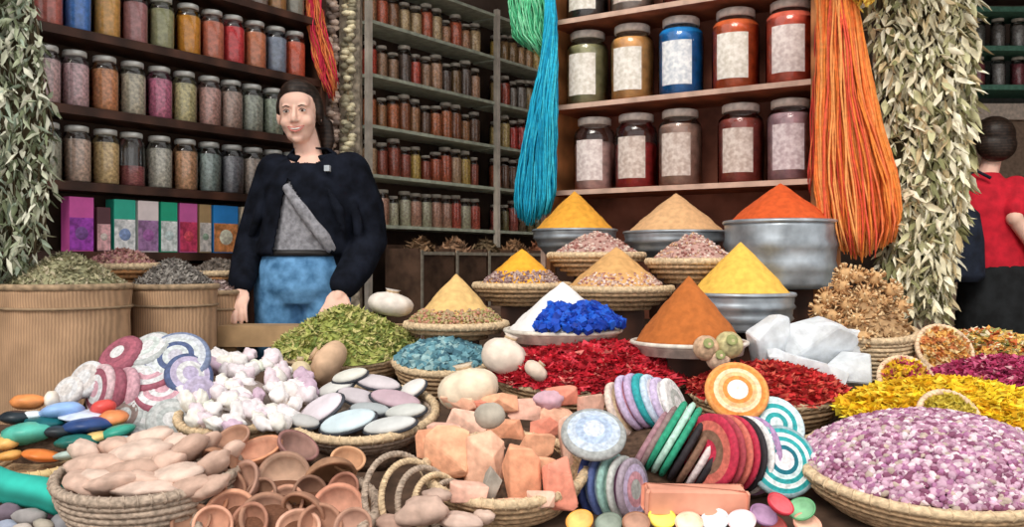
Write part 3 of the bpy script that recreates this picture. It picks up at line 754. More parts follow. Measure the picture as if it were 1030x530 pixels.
# right centre stack zone
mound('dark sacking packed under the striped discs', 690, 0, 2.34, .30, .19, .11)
disc(597, 437, 2.12, 33, (.0, -.62, .78), [(.60,.66,.80), (.42,.52,.70), (.52,.60,.72), (.36,.38,.38)], 'glossy pale blue domed plate resting left of the striped discs', th=.016, dome=.35, name='domed_plate', group=None)
SA = [([GY, LI, PB, NV], 'blue and navy dotted'), ([LI, NV, PB, (.10,.14,.34)], 'navy and pale blue'), ([MN, Wt, MN, (.30,.50,.46)], 'mint green'), ([LI, GY, PL, GY], 'plum and grey'), ([GY, PK_, LI, (.34,.28,.34)], 'dusty lilac')]
for i, (c, n) in enumerate(reversed(SA)):
    k = len(SA) - 1 - i
    disc(600 + k * 9, 486 + k * 1.5, 2.16 - k * .018, 35 - k, (.80, -.58, .12), c, '%s disc, %s from left in the stack under the pale plate' % (n, ordn(k)), dome=.05)
SB = [((624, 412), [CRM, PK_, CRM, (.74,.60,.52)], 'cream and pink'), ((634, 405), [PK_, LI, PK_, LI], 'pink and lilac'), ((643, 403), [LI, Wt, LI, (.52,.40,.60)], 'pale lilac'),
      ((651, 403), [TL, PB, TL, TL], 'teal'), ((659, 404), [PB, LI, Wt, PB], 'light blue'), ((669, 407), [LI, PK_, Wt, LI], 'lilac white'), ((679, 408), [Wt, GY, Wt, Wt], 'white grey')]
for i, ((x, y), c, n) in enumerate(SB):
    disc(x, y, 2.36 + i * .004, 29, (.84, -.42, .42), c, '%s disc leaning %s from the left in the upper row of striped discs' % (n, ordn(i)), dome=.05, th=.016)
SC = [((655, 445), [LI, BR, PK_, (.40,.22,.26)], 'brown pink'), ((664, 440), [BR, LI, PL, (.30,.20,.20)], 'dark brown'), ((673, 436), [GR, Wt, GR, GR], 'dark green'), ((681, 438), [MN, GR, Wt, MN], 'mint white'), ((688, 442), [GR, BK, GR, GR], 'bottle green'),
      ((696, 447), [BK, PL, BR, BK], 'black'), ((704, 452), [BR, PK_, BK, BR], 'brown and black'), ((712, 457), [Wt, PK_, Wt, (.72,.62,.62)], 'pinkish white'), ((719, 461), [BK, BR, DR, BK], 'black and dark red')]
for i, ((x, y), c, n) in enumerate(SC):
    disc(x - 4, y + 2, 2.24 - i * .010, 41 - abs(i - 3), (.84, -.25, -.50), c, '%s disc, %s from the left among the diagonal striped discs' % (n, ordn(i)), dome=.03, th=.015)
SD = [([CR_, BR, CO, CR_], 'crimson and brown'), ([BR, CR_, BR, (.40,.06,.08)], 'dark brown red'), ([CO, PK_, CR_, CO], 'coral'), ([CR_, DR, CR_, CR_], 'bright crimson'), ([BK, DR, BK, BK], 'black rimmed'), ([Wt, LI, Wt, Wt], 'white rimmed'), ([LI, PL, BK, (.42,.26,.46)], 'violet rimmed')]
for i, (c, n) in reversed(list(enumerate(SD))):
    disc(714 + i * 7.0, 455 + i * .5, 2.10 + i * .014, 39, (-.84, -.50, .16), c, '%s disc, %s from the left in the curved stack beside the teal discs' % (n, ordn(i)), dome=.02, th=.012)
disc(741, 394, 2.28, 32, (-.05, -.86, .5), [(.94,.88,.82), (.94,.88,.82), OG, (.86,.50,.24), CRM, OG, (.84,.34,.10)], 'orange and cream ringed disc on top of the striped pile', dome=.22)
disc(779, 428, 2.26, 31, (.1, -.86, .5), [(.72,.84,.86), TL, (.66,.80,.84), TL, (.70,.84,.86), (.60,.76,.80)], 'pale disc with teal rings behind the lower teal disc', dome=.2)
disc(786, 464, 2.12, 37, (.12, -.88, .42), [(.80,.80,.82), (.80,.78,.84), (.01,.16,.22), (.64,.80,.84), TL, (.76,.84,.86), TL, (.30,.42,.46)], 'round disc with dark teal rings at the right end of the striped pile', dome=.22)
# terracotta bar and painted bits below
e = MB(); 
def rbox(w, d, h, bev=.006):
    m = MB(); pr = []
    for z, ins in ((-h, bev), (-h + bev, 0), (h - bev, 0), (h, bev)):
        for (sx, sy) in ((-1, -1), (1, -1), (1, 1), (-1, 1)):
            for (dx, dy) in (((bev, 0), (0, bev)) if sx * sy > 0 else ((0, bev), (bev, 0))):
                pr.append((sx * (w - ins * .7 - dx), sy * (d - ins * .7 - dy), z))
    n = 8; fs = [(k*n+j, k*n+(j+1) % n, (k+1)*n+(j+1) % n, (k+1)*n+j) for k in range(3) for j in range(n)] + [tuple(reversed(range(n))), tuple(range(3*n, 4*n))]
    m.add(pr, fs); return m
o = rbox(.116, .03, .030).build('clay_bar', mat('salmon_clay', (.80, .36, .25), .85, .14, 9, bump=.2), None, W(699, 503, 1.99), smooth=False, rot=(.1, .03, .05))
tag(o, 'long salmon coloured clay bar lying in front of the striped discs', 'clay bar')
def smallbowl(name, px, py, Y, rpx, nrm, col, col2, label, cat='bowl', group=None, dep=.5, th=.10, cola=None):
    r = S(rpx, Y); mb = MB(); d = r * dep
    prof = [(0, -d, 0), (r * .45, -d, 0)] + [(r * (.45 + .55 * math.sin(k / 6 * PI / 2)), -d + d * k / 6, 0) for k in range(1, 7)]
    prof += [(r * 1.02, .003, 2), (r * (1 - th), .003, 2)] + [(r * (1 - th) * math.cos(k / 6 * PI / 2), -(d - .006) * math.sin(k / 6 * PI / 2), 1) for k in range(1, 6)] + [(0, -(d - .006), 1)]
    mb.lathe(prof, 32)
    o = mb.build(name, [cm(col, .8, .14, 30, bump=.2), cm(col2, .8, .12, 30, bump=.2), cm(cola or [min(1, c * 1.15) for c in col], .8, .14, 30)], None, W(px, py, Y))
    o.rotation_mode = 'QUATERNION'; o.rotation_quaternion = Vector(nrm).normalized().to_track_quat('Z', 'Y')
    return tag(o, label, cat, group)
BT = [(583, 524, (.85,.34,.06), 'orange'), (612, 527, (.16,.20,.16), 'dark green'), (640, 526, (.30,.14,.08), 'brown'), (666, 521, (.86,.62,.08), 'yellow'), (693, 526, (.80,.50,.36), 'peach'), (719, 523, (.66,.72,.84), 'pale blue'),
      (746, 524, (.84,.56,.58), 'pink'), (768, 518, (.30,.16,.30), 'plum'), (785, 507, (.50,.03,.05), 'dark red'), (806, 512, (.12,.34,.16), 'leaf green'), (812, 527, (.74,.36,.26), 'salmon'), (778, 528, (.60,.10,.08), 'brick red')]
for i, (x, y, c, n) in enumerate(BT):
    smallbowl('painted_bowl', x, y, 1.93 + .02 * (i % 2), 14, (rnd.uniform(-.4, .4), -.5, .8), c, [min(1, v * 1.3 + .1) for v in c], '%s painted little bowl in the front row under the clay bar' % n, group='little painted bowls at the front')

# ------------------------------------------------------------ lumps and chunks
def chunk(name, px, py, Y, w, h, col, label, cat, group=None, seed=0, kind='hull', dfac=.5, rot=0, m=None, jit=.35, par=None, tilt=0):
    """broken piece: w,h in photo pixels"""
    rr = random.Random(seed * 13 + 5); a, b = S(w, Y) / 2, S(h, Y) / 2; d = max(a, b) * dfac
    import bmesh
    if kind == 'hull':
        bm = bmesh.new()
        for i in range(15):
            v = Vector((rr.gauss(0, 1), rr.gauss(0, 1), rr.gauss(0, 1))).normalized()
            v = Vector([math.copysign(abs(c) ** .55, c) for c in v])
            bm.verts.new((v.x * a, v.y * d, v.z * b))
        r_ = bmesh.ops.convex_hull(bm, input=bm.verts)
        bmesh.ops.delete(bm, geom=[g for g in bm.verts if not g.link_faces], context='VERTS')
        bmesh.ops.bevel(bm, geom=list(bm.edges), offset=min(a, b) * .05, segments=1, affect='EDGES', clamp_overlap=True)
        me = bpy.data.meshes.new(name); bm.to_mesh(me); bm.free()
        me.materials.append(m or cm(col, .85, .12, 40, bump=.3))
        o = bpy.data.objects.new(name, me); COL.objects.link(o); o.location = W(px, py, Y)
    else:
        mb = MB(); mb.ball((0, 0, 0), (a, d, b), u=16, w=11, jit=jit, seed=seed)
        o = mb.build(name, m or cm(col, .8, .12, 30, bump=.15), None, W(px, py, Y))
    o.rotation_euler = (rr.uniform(-.25, .25) + tilt, R(rot) + rr.uniform(-.1, .1), rr.uniform(-.4, .4))
    return tag(o, label, cat, group)
# terracotta pieces in their basket
c = ramp(508, 466)
basket('wicker_basket', 'round wicker basket of orange-pink terracotta pieces at front centre', (c.x, c.y, c.z - .008), .19, .08, TILT, mr=WICKP, group='wicker baskets of goods')
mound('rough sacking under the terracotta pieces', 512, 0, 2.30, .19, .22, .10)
CH = [(450,459,50,56,0),(486,463,42,54,1),(524,480,36,62,2),(566,487,38,50,3),(470,425,44,24,4),(446,436,34,22,5),(510,436,40,26,2),(538,452,42,30,0),(560,424,36,34,1),(534,410,44,22,5),(580,446,34,52,4),(505,404,40,18,0),
      (462,404,36,16,1),(566,398,36,18,3),(500,448,24,20,4),(548,432,28,22,3),(470,496,44,22,5),(512,508,38,16,1),(545,470,26,24,0),(428,446,22,28,2),(543,502,30,18,4),(594,410,26,30,5),(482,412,28,22,3)]
CC = [((.88,.44,.27),'orange'),((.88,.50,.35),'pale orange'),((.85,.40,.24),'deep orange'),((.80,.30,.21),'reddish'),((.84,.54,.42),'peach'),((.78,.46,.36),'dusty pink')]
for i, (x, y, w, h, k) in enumerate(CH):
    Yd = min(2.42, max(1.98, ramp_Y(y) - .02))
    chunk('terracotta_piece', x, y, Yd, w * 1.14, h * 1.14, CC[k][0], '%s broken terracotta piece, %s' % (CC[k][1], ['largest, at the left of the basket','second large one from the left','tall narrow one low in the middle','low at the right rim of the basket','flat, left of the grey stone','small at the left rim','small in the middle row','in the centre of the pile','under the lilac one at right','high at the back','tall one by the pale plate','topmost at the back','behind the grey stone','at the back right corner','little one between large ones','little one right of centre','pinkish, under the two largest','lowest in front','small wedge beside the tall one','tiny, outermost left','small by the front rim','beside the domed plate','tucked by the grey stone'][i]),
          'terracotta', 'terracotta pieces in the wicker basket', i, dfac=.42)
chunk('grey_stone', 493, 418, 2.16, 34, 26, (.42,.38,.32), 'smooth grey oval stone lying on the terracotta pieces', 'stone', seed=51, kind='ball', jit=.15)
chunk('grey_stone', 493, 490, 2.02, 18, 44, (.40,.37,.32), 'narrow upright grey stone wedged among the terracotta pieces', 'stone', seed=52, kind='hull', rot=20)
chunk('lilac_stone', 552, 402, 2.36, 30, 18, (.66,.42,.50), 'lilac pink stone at the back of the terracotta pile', 'stone', seed=53, kind='ball')

# cream pouches
def pouch(px, py, Y, w, h, col, label, rot=0, seed=1):
    a, b = S(w, Y) / 2, S(h, Y) / 2; mb = MB()
    prof = [(0, -b), (a * .55, -b * .97)] + [(a * math.sqrt(max(.05, 1 - (2 * (k / 11) - .86) ** 2 * (.9 if k < 5 else .95))), -b + 1.75 * b * k / 10) for k in range(1, 10)] + [(a * .28, b * .74), (a * .22, b * .86), (a * .34, b * 1.02), (0, b * .98)]
    mb.lathe(prof, 28, wob=lambda an, z: .05 * math.sin(an * 7) * (1 if z > 0 else .3))
    e = thing('cloth_pouch', label, 'pouch', W(px, py, Y), (0, R(rot), 0), 'cream cloth pouches')
    mb.build('bag', cm(col, .9, .08, 26, bump=.3), e)
    mb = MB(); mb.ring((0, 0, b * .85), a * .24, S(1.2, Y), 14, 6); mb.build('tie_string', cm((.5,.36,.22)), e)
pouch(508, 356, 2.72, 46, 40, (.82,.70,.60), 'cream pinkish cloth pouch left of the red flowers', 20)
pouch(470, 388, 2.48, 62, 44, (.80,.68,.52), 'round cream cloth pouch between the oval stones and the terracotta', -12)
pouch(540, 372, 2.62, 26, 18, (.74,.60,.50), 'small cream pouch at the edge of the red flowers', 40)
pouch(393, 304, 3.14, 46, 26, (.74,.68,.62), 'white cloth pouch beside the woman\'s hand', 10)
pouch(328, 364, 2.80, 48, 32, (.62,.42,.28), 'brown-beige cloth pouch in front of the green herbs', -60)
pouch(302, 374, 2.72, 22, 30, (.66,.55,.36), 'little straw coloured pouch between white stones and brown pouch', 0)

# ------------------------------------------------------------ big heaps
def hb(px, py, ry, sx, h, n, size, cols, style, label, seed=1, dep=.09, bm=0, mr=WICKP, blabel=None, name='flower_heap', weights=None, dz=0, cat='dried flowers', hr=.96, power=1.0):
    c = ramp(px, py); c.z += dz
    hr = 1.07 if style in ('petal', 'leaf') else hr
    o = heap(name, label, c + Vector((0, 0, .006)), ry * hr, h, n, size, [cm(x, .8, .14, 50) for x in cols], style, TILT, cat, power=power, seed=seed, base_m=bm, depth=.03, weights=weights)
    o.scale = (sx, 1, 1)
    b = basket('wicker_basket', blabel or 'wide wicker basket holding the ' + label.split(' in ')[0], c, ry, dep, TILT, mr=mr, group='wicker baskets of goods')
    b.scale = (sx, 1, 1)
hb(348, 350, .19, 1.18, .135, 2600, .016, [(.32,.36,.09), (.46,.46,.15), (.18,.24,.06), (.58,.52,.22)], 'leaf', 'green dried herb leaves in the basket by the woman\'s hand', 61, name='herb_heap', cat='dried herbs', power=.8)
hb(445, 363, .13, 1.15, .05, 900, .018, [(.10,.24,.30), (.16,.34,.40), (.06,.15,.20), (.28,.44,.46)], 'crystal', 'teal blue crystals in the basket between herbs and cream pouches', 62, name='crystal_heap', cat='crystals')
REDS = [(.46,.012,.025), (.62,.02,.04), (.30,.01,.015), (.72,.06,.09), (.76,.24,.20)]
hb(596, 377, .165, 1.75, .085, 3600, .019, REDS, 'petal', 'crimson dried flowers in the wide basket under the white and brown cones', 63, weights=[4,4,3,2,.6], power=1.3)
hb(772, 395, .12, 1.75, .065, 2000, .019, [(.42,.015,.02), (.58,.03,.03), (.28,.012,.012), (.66,.12,.08)], 'petal', 'darker red dried flowers in the basket right of the striped discs', 64, power=1.3)
PUR = [(.44,.24,.34), (.60,.38,.50), (.24,.08,.15), (.76,.62,.68), (.38,.16,.30), (.50,.40,.34)]
hb(942, 468, .25, 1.27, .095, 6500, .0150, PUR, 'bud', 'lilac and purple dried rosebuds in the largest basket at front right', 65, weights=[4,4,3,3,2,1], mr=WICKP, name='rosebud_heap', bm=2, power=1.5)
hb(952, 416, .14, 1.95, .075, 2400, .021, [(.88,.60,.02), (.92,.72,.06), (.70,.40,.01), (.84,.48,.02)], 'petal', 'bright yellow dried flowers in the basket behind the purple rosebuds', 66, power=1.2)
hb(1012, 384, .105, 2.0, .06, 1500, .019, [(.50,.05,.16), (.36,.03,.10), (.62,.12,.24), (.28,.03,.08), (.74,.40,.44)], 'petal', 'magenta dried flowers in the basket behind the yellow ones', 67, weights=[4,4,3,3,.7])
hb(990, 355, .10, 1.9, .06, 1300, .020, [(.80,.42,.10), (.78,.56,.16), (.56,.14,.05), (.30,.30,.10), (.86,.72,.50)], 'petal', 'mixed orange and yellow potpourri in the rearmost right basket', 68)
def hoopbasket(px, py, Y, rpx, label, cols, hl, seed):
    c = W(px, py, Y); r = S(rpx, Y)
    basket('small_basket', label, c, r, .045, R(58), m=WICKP, mr=mat('light_rim', (.76,.56,.38), .8), coil=.007, rimr=.0085, base=.75, seg=32, group='small hooped baskets')
    heap('flower_heap', hl, c, r * .9, .02, 260, .018, [cm(x, .8, .14, 50) for x in cols], 'petal', R(58), 'dried flowers', seed=seed, depth=.03)
hoopbasket(955, 422, 2.30, 30, 'small round basket tipped up between yellow flowers and rosebuds', [(.62,.50,.06), (.50,.38,.05), (.72,.58,.10)], 'olive yellow petals in the small basket above the rosebuds', 71)
hoopbasket(912, 384, 2.62, 27, 'small round basket tipped up at the left of the magenta flowers', [(.80,.56,.03), (.50,.06,.12), (.66,.36,.05)], 'yellow and red petals in the small tipped basket', 72)
hoopbasket(950, 352, 2.84, 27, 'small round basket tipped up at the back right', [(.74,.40,.10), (.80,.60,.30), (.60,.22,.08)], 'orange petals in the small basket at the back right', 73)

# white alum blocks
AL = mat('white_alum_crystal', (.70, .74, .78), .3, .10, 22, spec=.6, bump=.5)
AL.node_tree.nodes['Principled BSDF'].inputs['Subsurface Weight'].default_value = .35
AL.node_tree.nodes['Principled BSDF'].inputs['Subsurface Radius'].default_value = (.03, .03, .035)
for i, (x, y, Y, w, h, rot, lb) in enumerate(((776, 346, 2.76, 56, 58, -20, 'upright white crystal block nearest to the brown cone'), (824, 348, 2.74, 76, 60, 30, 'large tilted white crystal block in the middle'),
        (856, 372, 2.68, 64, 46, 25, 'white crystal block at the right end of the group'), (812, 374, 2.66, 80, 34, 12, 'low flat white crystal block in front'), (786, 366, 2.68, 40, 28, 15, 'small white crystal block above the red flowers'), (850, 345, 2.84, 34, 34, 10, 'white crystal block at the back'))):
    chunk('alum_crystal', x, y, Y, w, h, None, lb, 'crystal', 'white crystal blocks', 80 + i, m=AL, rot=rot, dfac=.5)
# round dried bundles
for i, (x, y, r, c, lb) in enumerate(((710, 350, 13, (.60,.40,.26), 'brown'), (733, 347, 14, (.52,.46,.24), 'greenish'), (722, 361, 12, (.66,.46,.34), 'pinkish tan'))):
    e = thing('dried_fruit', '%s round dried fruit in front of the rusty brown cone' % lb, 'dried fruit', W(x, y, 2.56), group='round dried fruits')
    q = S(r, 2.56); mb = MB(); mb.lathe([(0, -q)] + [(q * math.sin(k / 10 * PI), -q * math.cos(k / 10 * PI)) for k in range(1, 10)] + [(0, q * .9)], 24, wob=lambda a, z: .07 * math.sin(a * 8)); mb.build('fruit_body', cm(c, .8, .2, 50), e)
    mb = MB(); mb.lathe([(q * .36, q * .86), (q * .42, q * 1.08), (q * .2, q * 1.0), (0, q * .98)], 12, M=Matrix.Rotation(R(65), 4, 'X')); mb.build('crown', cm((.28,.30,.12)), e)

# umbel basket at right
c = W(868, 332, 2.98)
basket('wicker_basket', 'deep tan wicker basket of dried seed heads below the pale leaf garland', c, .165, .14, .15, m=WICKP, mr=WICKP, group='wicker baskets of goods')
heap('chaff_heap', 'loose tan chaff packed under the dried seed heads', c + Vector((0, 0, .004)), .15, .14, 500, .02, [cm((.42,.26,.13)), cm((.56,.38,.20)), cm((.30,.17,.08))], 'leaf', .15, 'chaff', seed=91, depth=.05)
UM = [(832,300),(846,288),(862,278),(880,280),(896,292),(906,308),(836,318),(852,306),(870,298),(886,304),(900,322),(846,332),(862,322),(878,320),(892,338),(868,340),(850,276),(824,312),(884,354),(903,338)]
for i, (x, y) in enumerate(UM):
    Yc = 2.98 - .12 * (1 - abs(x - 868) / 60) * ((y - 270) / 70) - .02; rr = random.Random(i)
    mb = MB(); r = S(12, Yc)
    for k in range(46):
        v = Vector((rr.gauss(0, 1), rr.gauss(0, 1), rr.gauss(0, 1))).normalized()
        mb.tube([(0, 0, 0), v * r * .8, v * r], [.0012, .0022, .0045], 5, rr.randrange(3))
    mb.ball((0, 0, 0), r * .62, 0, u=8, w=6)
    o = mb.build('dried_seed_head', [cm((.62,.38,.18)), cm((.78,.56,.32)), cm((.48,.25,.11))], None, W(x, y, Yc))
    tag(o, 'round tan dried seed head, %s' % ('row nearest the garland' if y < 295 else 'middle of the deep basket' if y < 325 else 'low front of the deep basket') , 'seed head', 'dried seed heads in the deep basket')

# ------------------------------------------------------------ oval stones tray (centre left)
c = ramp(365, 414)
basket('wicker_basket', 'double rimmed wicker tray of pale oval stones at centre left', c, .20, .06, TILT, m=WICKG, mr=WICKP, group='wicker baskets of goods')
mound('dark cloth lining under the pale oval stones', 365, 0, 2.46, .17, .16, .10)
OV = [(322,412,58,30,-28,(.70,.64,.70),'lilac white'),(350,424,62,24,-14,(.58,.70,.76),'pale blue'),(392,428,60,18,-10,(.60,.62,.62),'grey white'),(398,402,56,20,12,(.52,.38,.44),'mauve'),(362,400,50,18,16,(.55,.50,.54),'greyish mauve'),
      (338,390,44,16,-20,(.62,.62,.60),'silver grey'),(408,414,46,16,-8,(.58,.60,.58),'light grey'),(380,385,50,16,10,(.60,.55,.58),'pinkish grey'),(414,392,36,18,-30,(.72,.70,.68),'off white'),(352,378,40,14,-14,(.66,.66,.60),'bone white'),(305,424,36,14,10,(.5,.5,.5),'dull grey'),(372,412,44,14,4,(.40,.44,.46),'slate grey')]
OVM = mat('dark_stone_edge', (.05, .055, .07), .5)
for i, (x, y, w, h, ro, col, n) in enumerate(OV):
    Y = min(2.55, max(2.24, ramp_Y(y) - .05)); a = S(w, Y) / 2; b = S(h, Y) / 2
    e = thing('oval_stone', '%s oval stone with a dark edge, %s' % (n, ['at the left end of the tray','front left in the tray','front right in the tray','right middle of the tray','middle of the tray','back left of the tray','right rim of the tray','back middle of the tray','at the back right rim','furthest back','outermost left by the rim','under the mauve ones'][i]), 'stone', W(x, y, Y), (R(-48) + TILT, 0, 0), 'oval stones in the tray')
    e.rotation_euler = (R(38), R(ro), rnd.uniform(-.15, .15))
    mb = MB(); mb.ball((0, 0, .003), (a * .92, b * 1.15, .012), u=20, w=8); mb.build('polished_face', cm(col, .45, .08, 20), e)
    mb = MB(); mb.ball((0, 0, -.004), (a, b * 1.28, .011), u=20, w=8); mb.build('dark_edge', OVM, e)

# ------------------------------------------------------------ white lumps basket
c = ramp(235, 415)
basket('wicker_basket', 'small tan wicker basket of white and lilac lumps left of the oval stones', c, .145, .08, TILT, mr=WICKP, group='wicker baskets of goods')
mound('pale sacking under the white lumps', 240, 0, 2.58, .17, .17, .14, mat('pale_sacking', (.30, .25, .22), .9))
rr = random.Random(77); WL = [(.84,.80,.80), (.78,.66,.72), (.86,.82,.76), (.62,.46,.58), (.80,.72,.76), (.72,.76,.66)]
for i in range(105):
    u = rr.random(); x = 185 + 128 * rr.random(); y = 356 + 74 * rr.random()
    if (x - 245) ** 2 / 68 ** 2 + (y - 395) ** 2 / 38 ** 2 > 1: continue
    Y = ramp_Y(y + 12) - .0; k = rr.choices(range(6), [4, 3, 3, 2, 3, 1])[0]
    chunk('mineral_lump', x, y, Y, rr.uniform(15, 26), rr.uniform(12, 19), WL[k], 'small %s mineral lump in the pile beside the oval stones' % ['white', 'pinkish lilac', 'cream', 'purple', 'pale mauve', 'pale green'][k], 'lump', 'white and lilac mineral lumps', i + 200, kind='ball', jit=.45, dfac=.7, rot=rr.uniform(0, 90))

# ------------------------------------------------------------ white striped scrubbers pile (left)
mound('dark sacking heaped under the white striped scrubbers', 148, 0, 2.62, .20, .15, .19)
WS = [(178,362,33,(.1,-.75,.65),[(.62,.58,.66),(.70,.74,.74),NV,(.72,.76,.76),(.66,.68,.74),(.20,.24,.40)],'white with navy rings, topmost of the left pile'),
 (150,352,24,(-.2,-.6,.8),[Wt,(.70,.76,.72),Wt,GY],'plain greyish white, left of the topmost'), (122,358,24,(-.3,-.7,.7),[Wt,DR,(.46,.06,.10),DR],'dark red, high on the left of the pile'),
 (190,378,24,(.5,-.7,.5),[LI,Wt,LI,NV],'lilac and navy, under the topmost'), (102,392,26,(-.62,-.75,.2),[PK_,Wt,DR,(.78,.52,.54)],'pink with dark red stripe, outer left'),
 (114,394,25,(-.66,-.7,.2),[(.62,.32,.38),PK_,DR,DR],'dark pink, second at the outer left'), (126,394,25,(-.64,-.7,.25),[(.75,.45,.50),Wt,PK_,PK_],'rose pink, third at the outer left'),
 (140,386,27,(-.1,-.8,.6),[GY,Wt,(.74,.76,.74),Wt],'dotted white, centre of the pile'), (164,396,28,(.1,-.55,.83),[PK_,Wt,PK_,Wt,DR],'pink and white with red edge, middle right'),
 (152,378,26,(0,-.5,.86),[Wt,PK_,Wt,DR],'white with red edge, above the middle'), (150,418,25,(.1,-.85,.5),[GY,Wt,GY,Wt,GY],'grey and white ringed, low centre'),
 (172,424,24,(.3,-.8,.5),[Wt,GY,(.66,.66,.64),GY],'grey white, low right'), (88,382,20,(-.3,-.8,.5),[Wt,(.74,.66,.62),Wt],'cream white, beside the burlap drum'), (70,394,16,(-.2,-.8,.5),[(.8,.74,.70),Wt,(.8,.74,.7)],'small cream, far left end'),
 (128,420,20,(-.2,-.8,.5),[GY,BR,GY],'small grey, low left'), (200,394,16,(.4,-.8,.4),[LI,(.5,.4,.55),LI],'small lilac, right end')]
for i, (x, y, r, n_, c_, lb) in enumerate(WS):
    c_ = [tuple(v * .72 + .10 * (.5 + .5 * j_ / 3) for j_, v in enumerate(cc)) for cc in c_]
    disc(x, y, 2.40 + (440 - y) * .0022, r, n_, c_, 'round scrubber, ' + lb, dome=.3, th=.02, name='striped_scrubber', group='pale striped scrubbers')

# ------------------------------------------------------------ beige slabs basket
c = W(150, 474, 2.04)
basket('wicker_basket', 'large greyish wicker basket of pinkish beige slabs at front left', c, .195, .125, R(6), m=WICKG, mr=WICKG, group='wicker baskets of goods')
mound('beige cloth padding under the beige slabs', 150, 0, 2.08, .17, .16, .175, mat('beige_sacking', (.42, .30, .24), .95, .2, 12))
rr = random.Random(5)
BS = [(100,470,62,22,0),(140,458,70,24,-12),(185,455,60,20,-30),(120,485,76,18,0),(175,480,66,20,-8),(212,470,46,18,-40),(90,486,50,16,8),(150,442,54,18,-18),(205,448,40,14,-35),(118,450,40,16,10),(150,492,70,14,2),(210,490,44,14,-25),(232,455,34,12,-38),(86,455,34,18,20),(135,474,60,20,-5),(165,466,50,20,-18),(100,482,50,16,4),(190,490,50,14,-10),(145,484,56,18,6),(172,448,40,14,-24)]
for i, (x, y, w, h, ro) in enumerate(BS):
    k = i % 3
    chunk('clay_slab', x, y, 1.93 + (490 - y) * .0042, w, h + 4, [(.60,.42,.34), (.66,.50,.42), (.50,.34,.27)][k], '%s rounded clay slab, %s' % (['pinkish beige', 'pale beige', 'brownish'][k], ['left top','centre top','long slanting one at right','long low left','low right of centre','leaning at the right rim','at the left rim','highest','slanting by the white lumps','small high left','lowest in front','low at the right rim','narrow, furthest right','small at the far left','in the very centre','just right of the centre','under the left top one','by the right rim, in front','centre front','slanting near the top'][i]), 'slab', 'beige slabs in the front left basket', 300 + i, kind='ball', dfac=.8, rot=ro, jit=.25)

# ------------------------------------------------------------ clay bowls
mound('rust brown sacking under the clay bowls', 285, 0, 2.02, .24, .2, .10, mat('rust_sacking', (.16, .07, .04), .95))
c = ramp(290, 505)
basket('wicker_basket', 'brown wicker basket under the pile of clay bowls', (c.x, 1.95, c.z - .02), .19, .07, TILT, m=mat('brown_wicker', (.28,.17,.10), .85, .2, 80), mr=WICKG, group='wicker baskets of goods')
CB = [(285,481,25,(0,-.86,.5),(.46,.27,.19),(.66,.43,.31),'with pale inside facing the front, centre of the pile'),(258,452,24,(-.2,-.3,.93),(.66,.30,.17),(.60,.30,.20),'orange, behind the facing one'),(300,448,20,(.5,-.3,.8),(.44,.22,.20),(.42,.24,.2),'purplish brown, behind right'),
      (332,480,24,(.3,-.6,-.6),(.50,.27,.16),(.4,.2,.1),'turned upside down at the right'),(240,488,24,(-.5,-.6,.5),(.42,.24,.18),(.50,.28,.2),'greyish brown, left of the facing one'),(222,470,22,(-.5,-.6,-.5),(.56,.28,.17),(.4,.2,.12),'overturned at the left'),
      (205,505,24,(-.2,-.8,.5),(.62,.29,.17),(.56,.27,.18),'orange, low at the left'),(232,518,24,(.1,-.8,.5),(.66,.33,.21),(.60,.30,.20),'salmon, front left'),(268,520,24,(.2,-.7,.6),(.56,.30,.20),(.60,.34,.24),'front centre'),(305,515,22,(-.3,-.8,-.4),(.50,.26,.17),(.4,.2,.1),'overturned, front right'),
      (340,512,24,(.1,-.8,.5),(.60,.27,.18),(.66,.34,.24),'reddish, low at the right'),(312,498,18,(.6,-.7,.3),(.40,.22,.15),(.34,.18,.12),'small dark, right of the facing one'),(262,500,18,(-.4,-.8,.4),(.36,.20,.14),(.30,.16,.1),'small dark, under the facing one'),(350,462,16,(.2,-.5,.8),(.58,.32,.18),(.52,.28,.16),'small ochre, under the stone tray'),
      (192,524,18,(0,-.7,.7),(.54,.28,.18),(.48,.26,.17),'small, at the lower left corner'),(345,492,16,(-.3,-.8,.5),(.44,.2,.14),(.4,.18,.12),'small maroon, far right'),(285,508,20,(-.2,-.7,.6),(.48,.25,.17),(.5,.28,.2),'brown, under the facing one in the second row'),(322,528,20,(.2,-.8,.5),(.58,.30,.2),(.52,.27,.18),'orange brown, bottom edge right'),(250,527,20,(-.3,-.8,.5),(.46,.22,.15),(.42,.2,.13),'dark rust, bottom edge centre'),(214,528,18,(.3,-.8,.5),(.62,.32,.22),(.6,.3,.2),'light orange, bottom edge left'),(225,492,20,(.3,-.7,.6),(.5,.26,.17),(.44,.22,.15),'rust, left of the greyish brown one'),(355,530,18,(-.1,-.8,.5),(.5,.28,.2),(.56,.32,.24),'dull pink, by the wicker hoops'),(300,530,20,(.1,-.6,.8),(.64,.36,.26),(.58,.32,.22),'pinkish, at the bottom edge'),(234,440,16,(-.2,-.5,.8),(.60,.34,.24),(.55,.3,.2),'small peach, highest at the back')]
for i, (x, y, r, n_, c1, c2, lb) in enumerate(CB):
    smallbowl('clay_bowl', x, y, 1.97 + (500 - y) * .0032, r * 1.1, n_, [v * (.72, .95, .6)[i % 3] for v in c1], [v * (.8, .95, .68)[i % 3] for v in c2], 'small clay bowl, ' + lb, group='small clay bowls', dep=.62, th=.13)

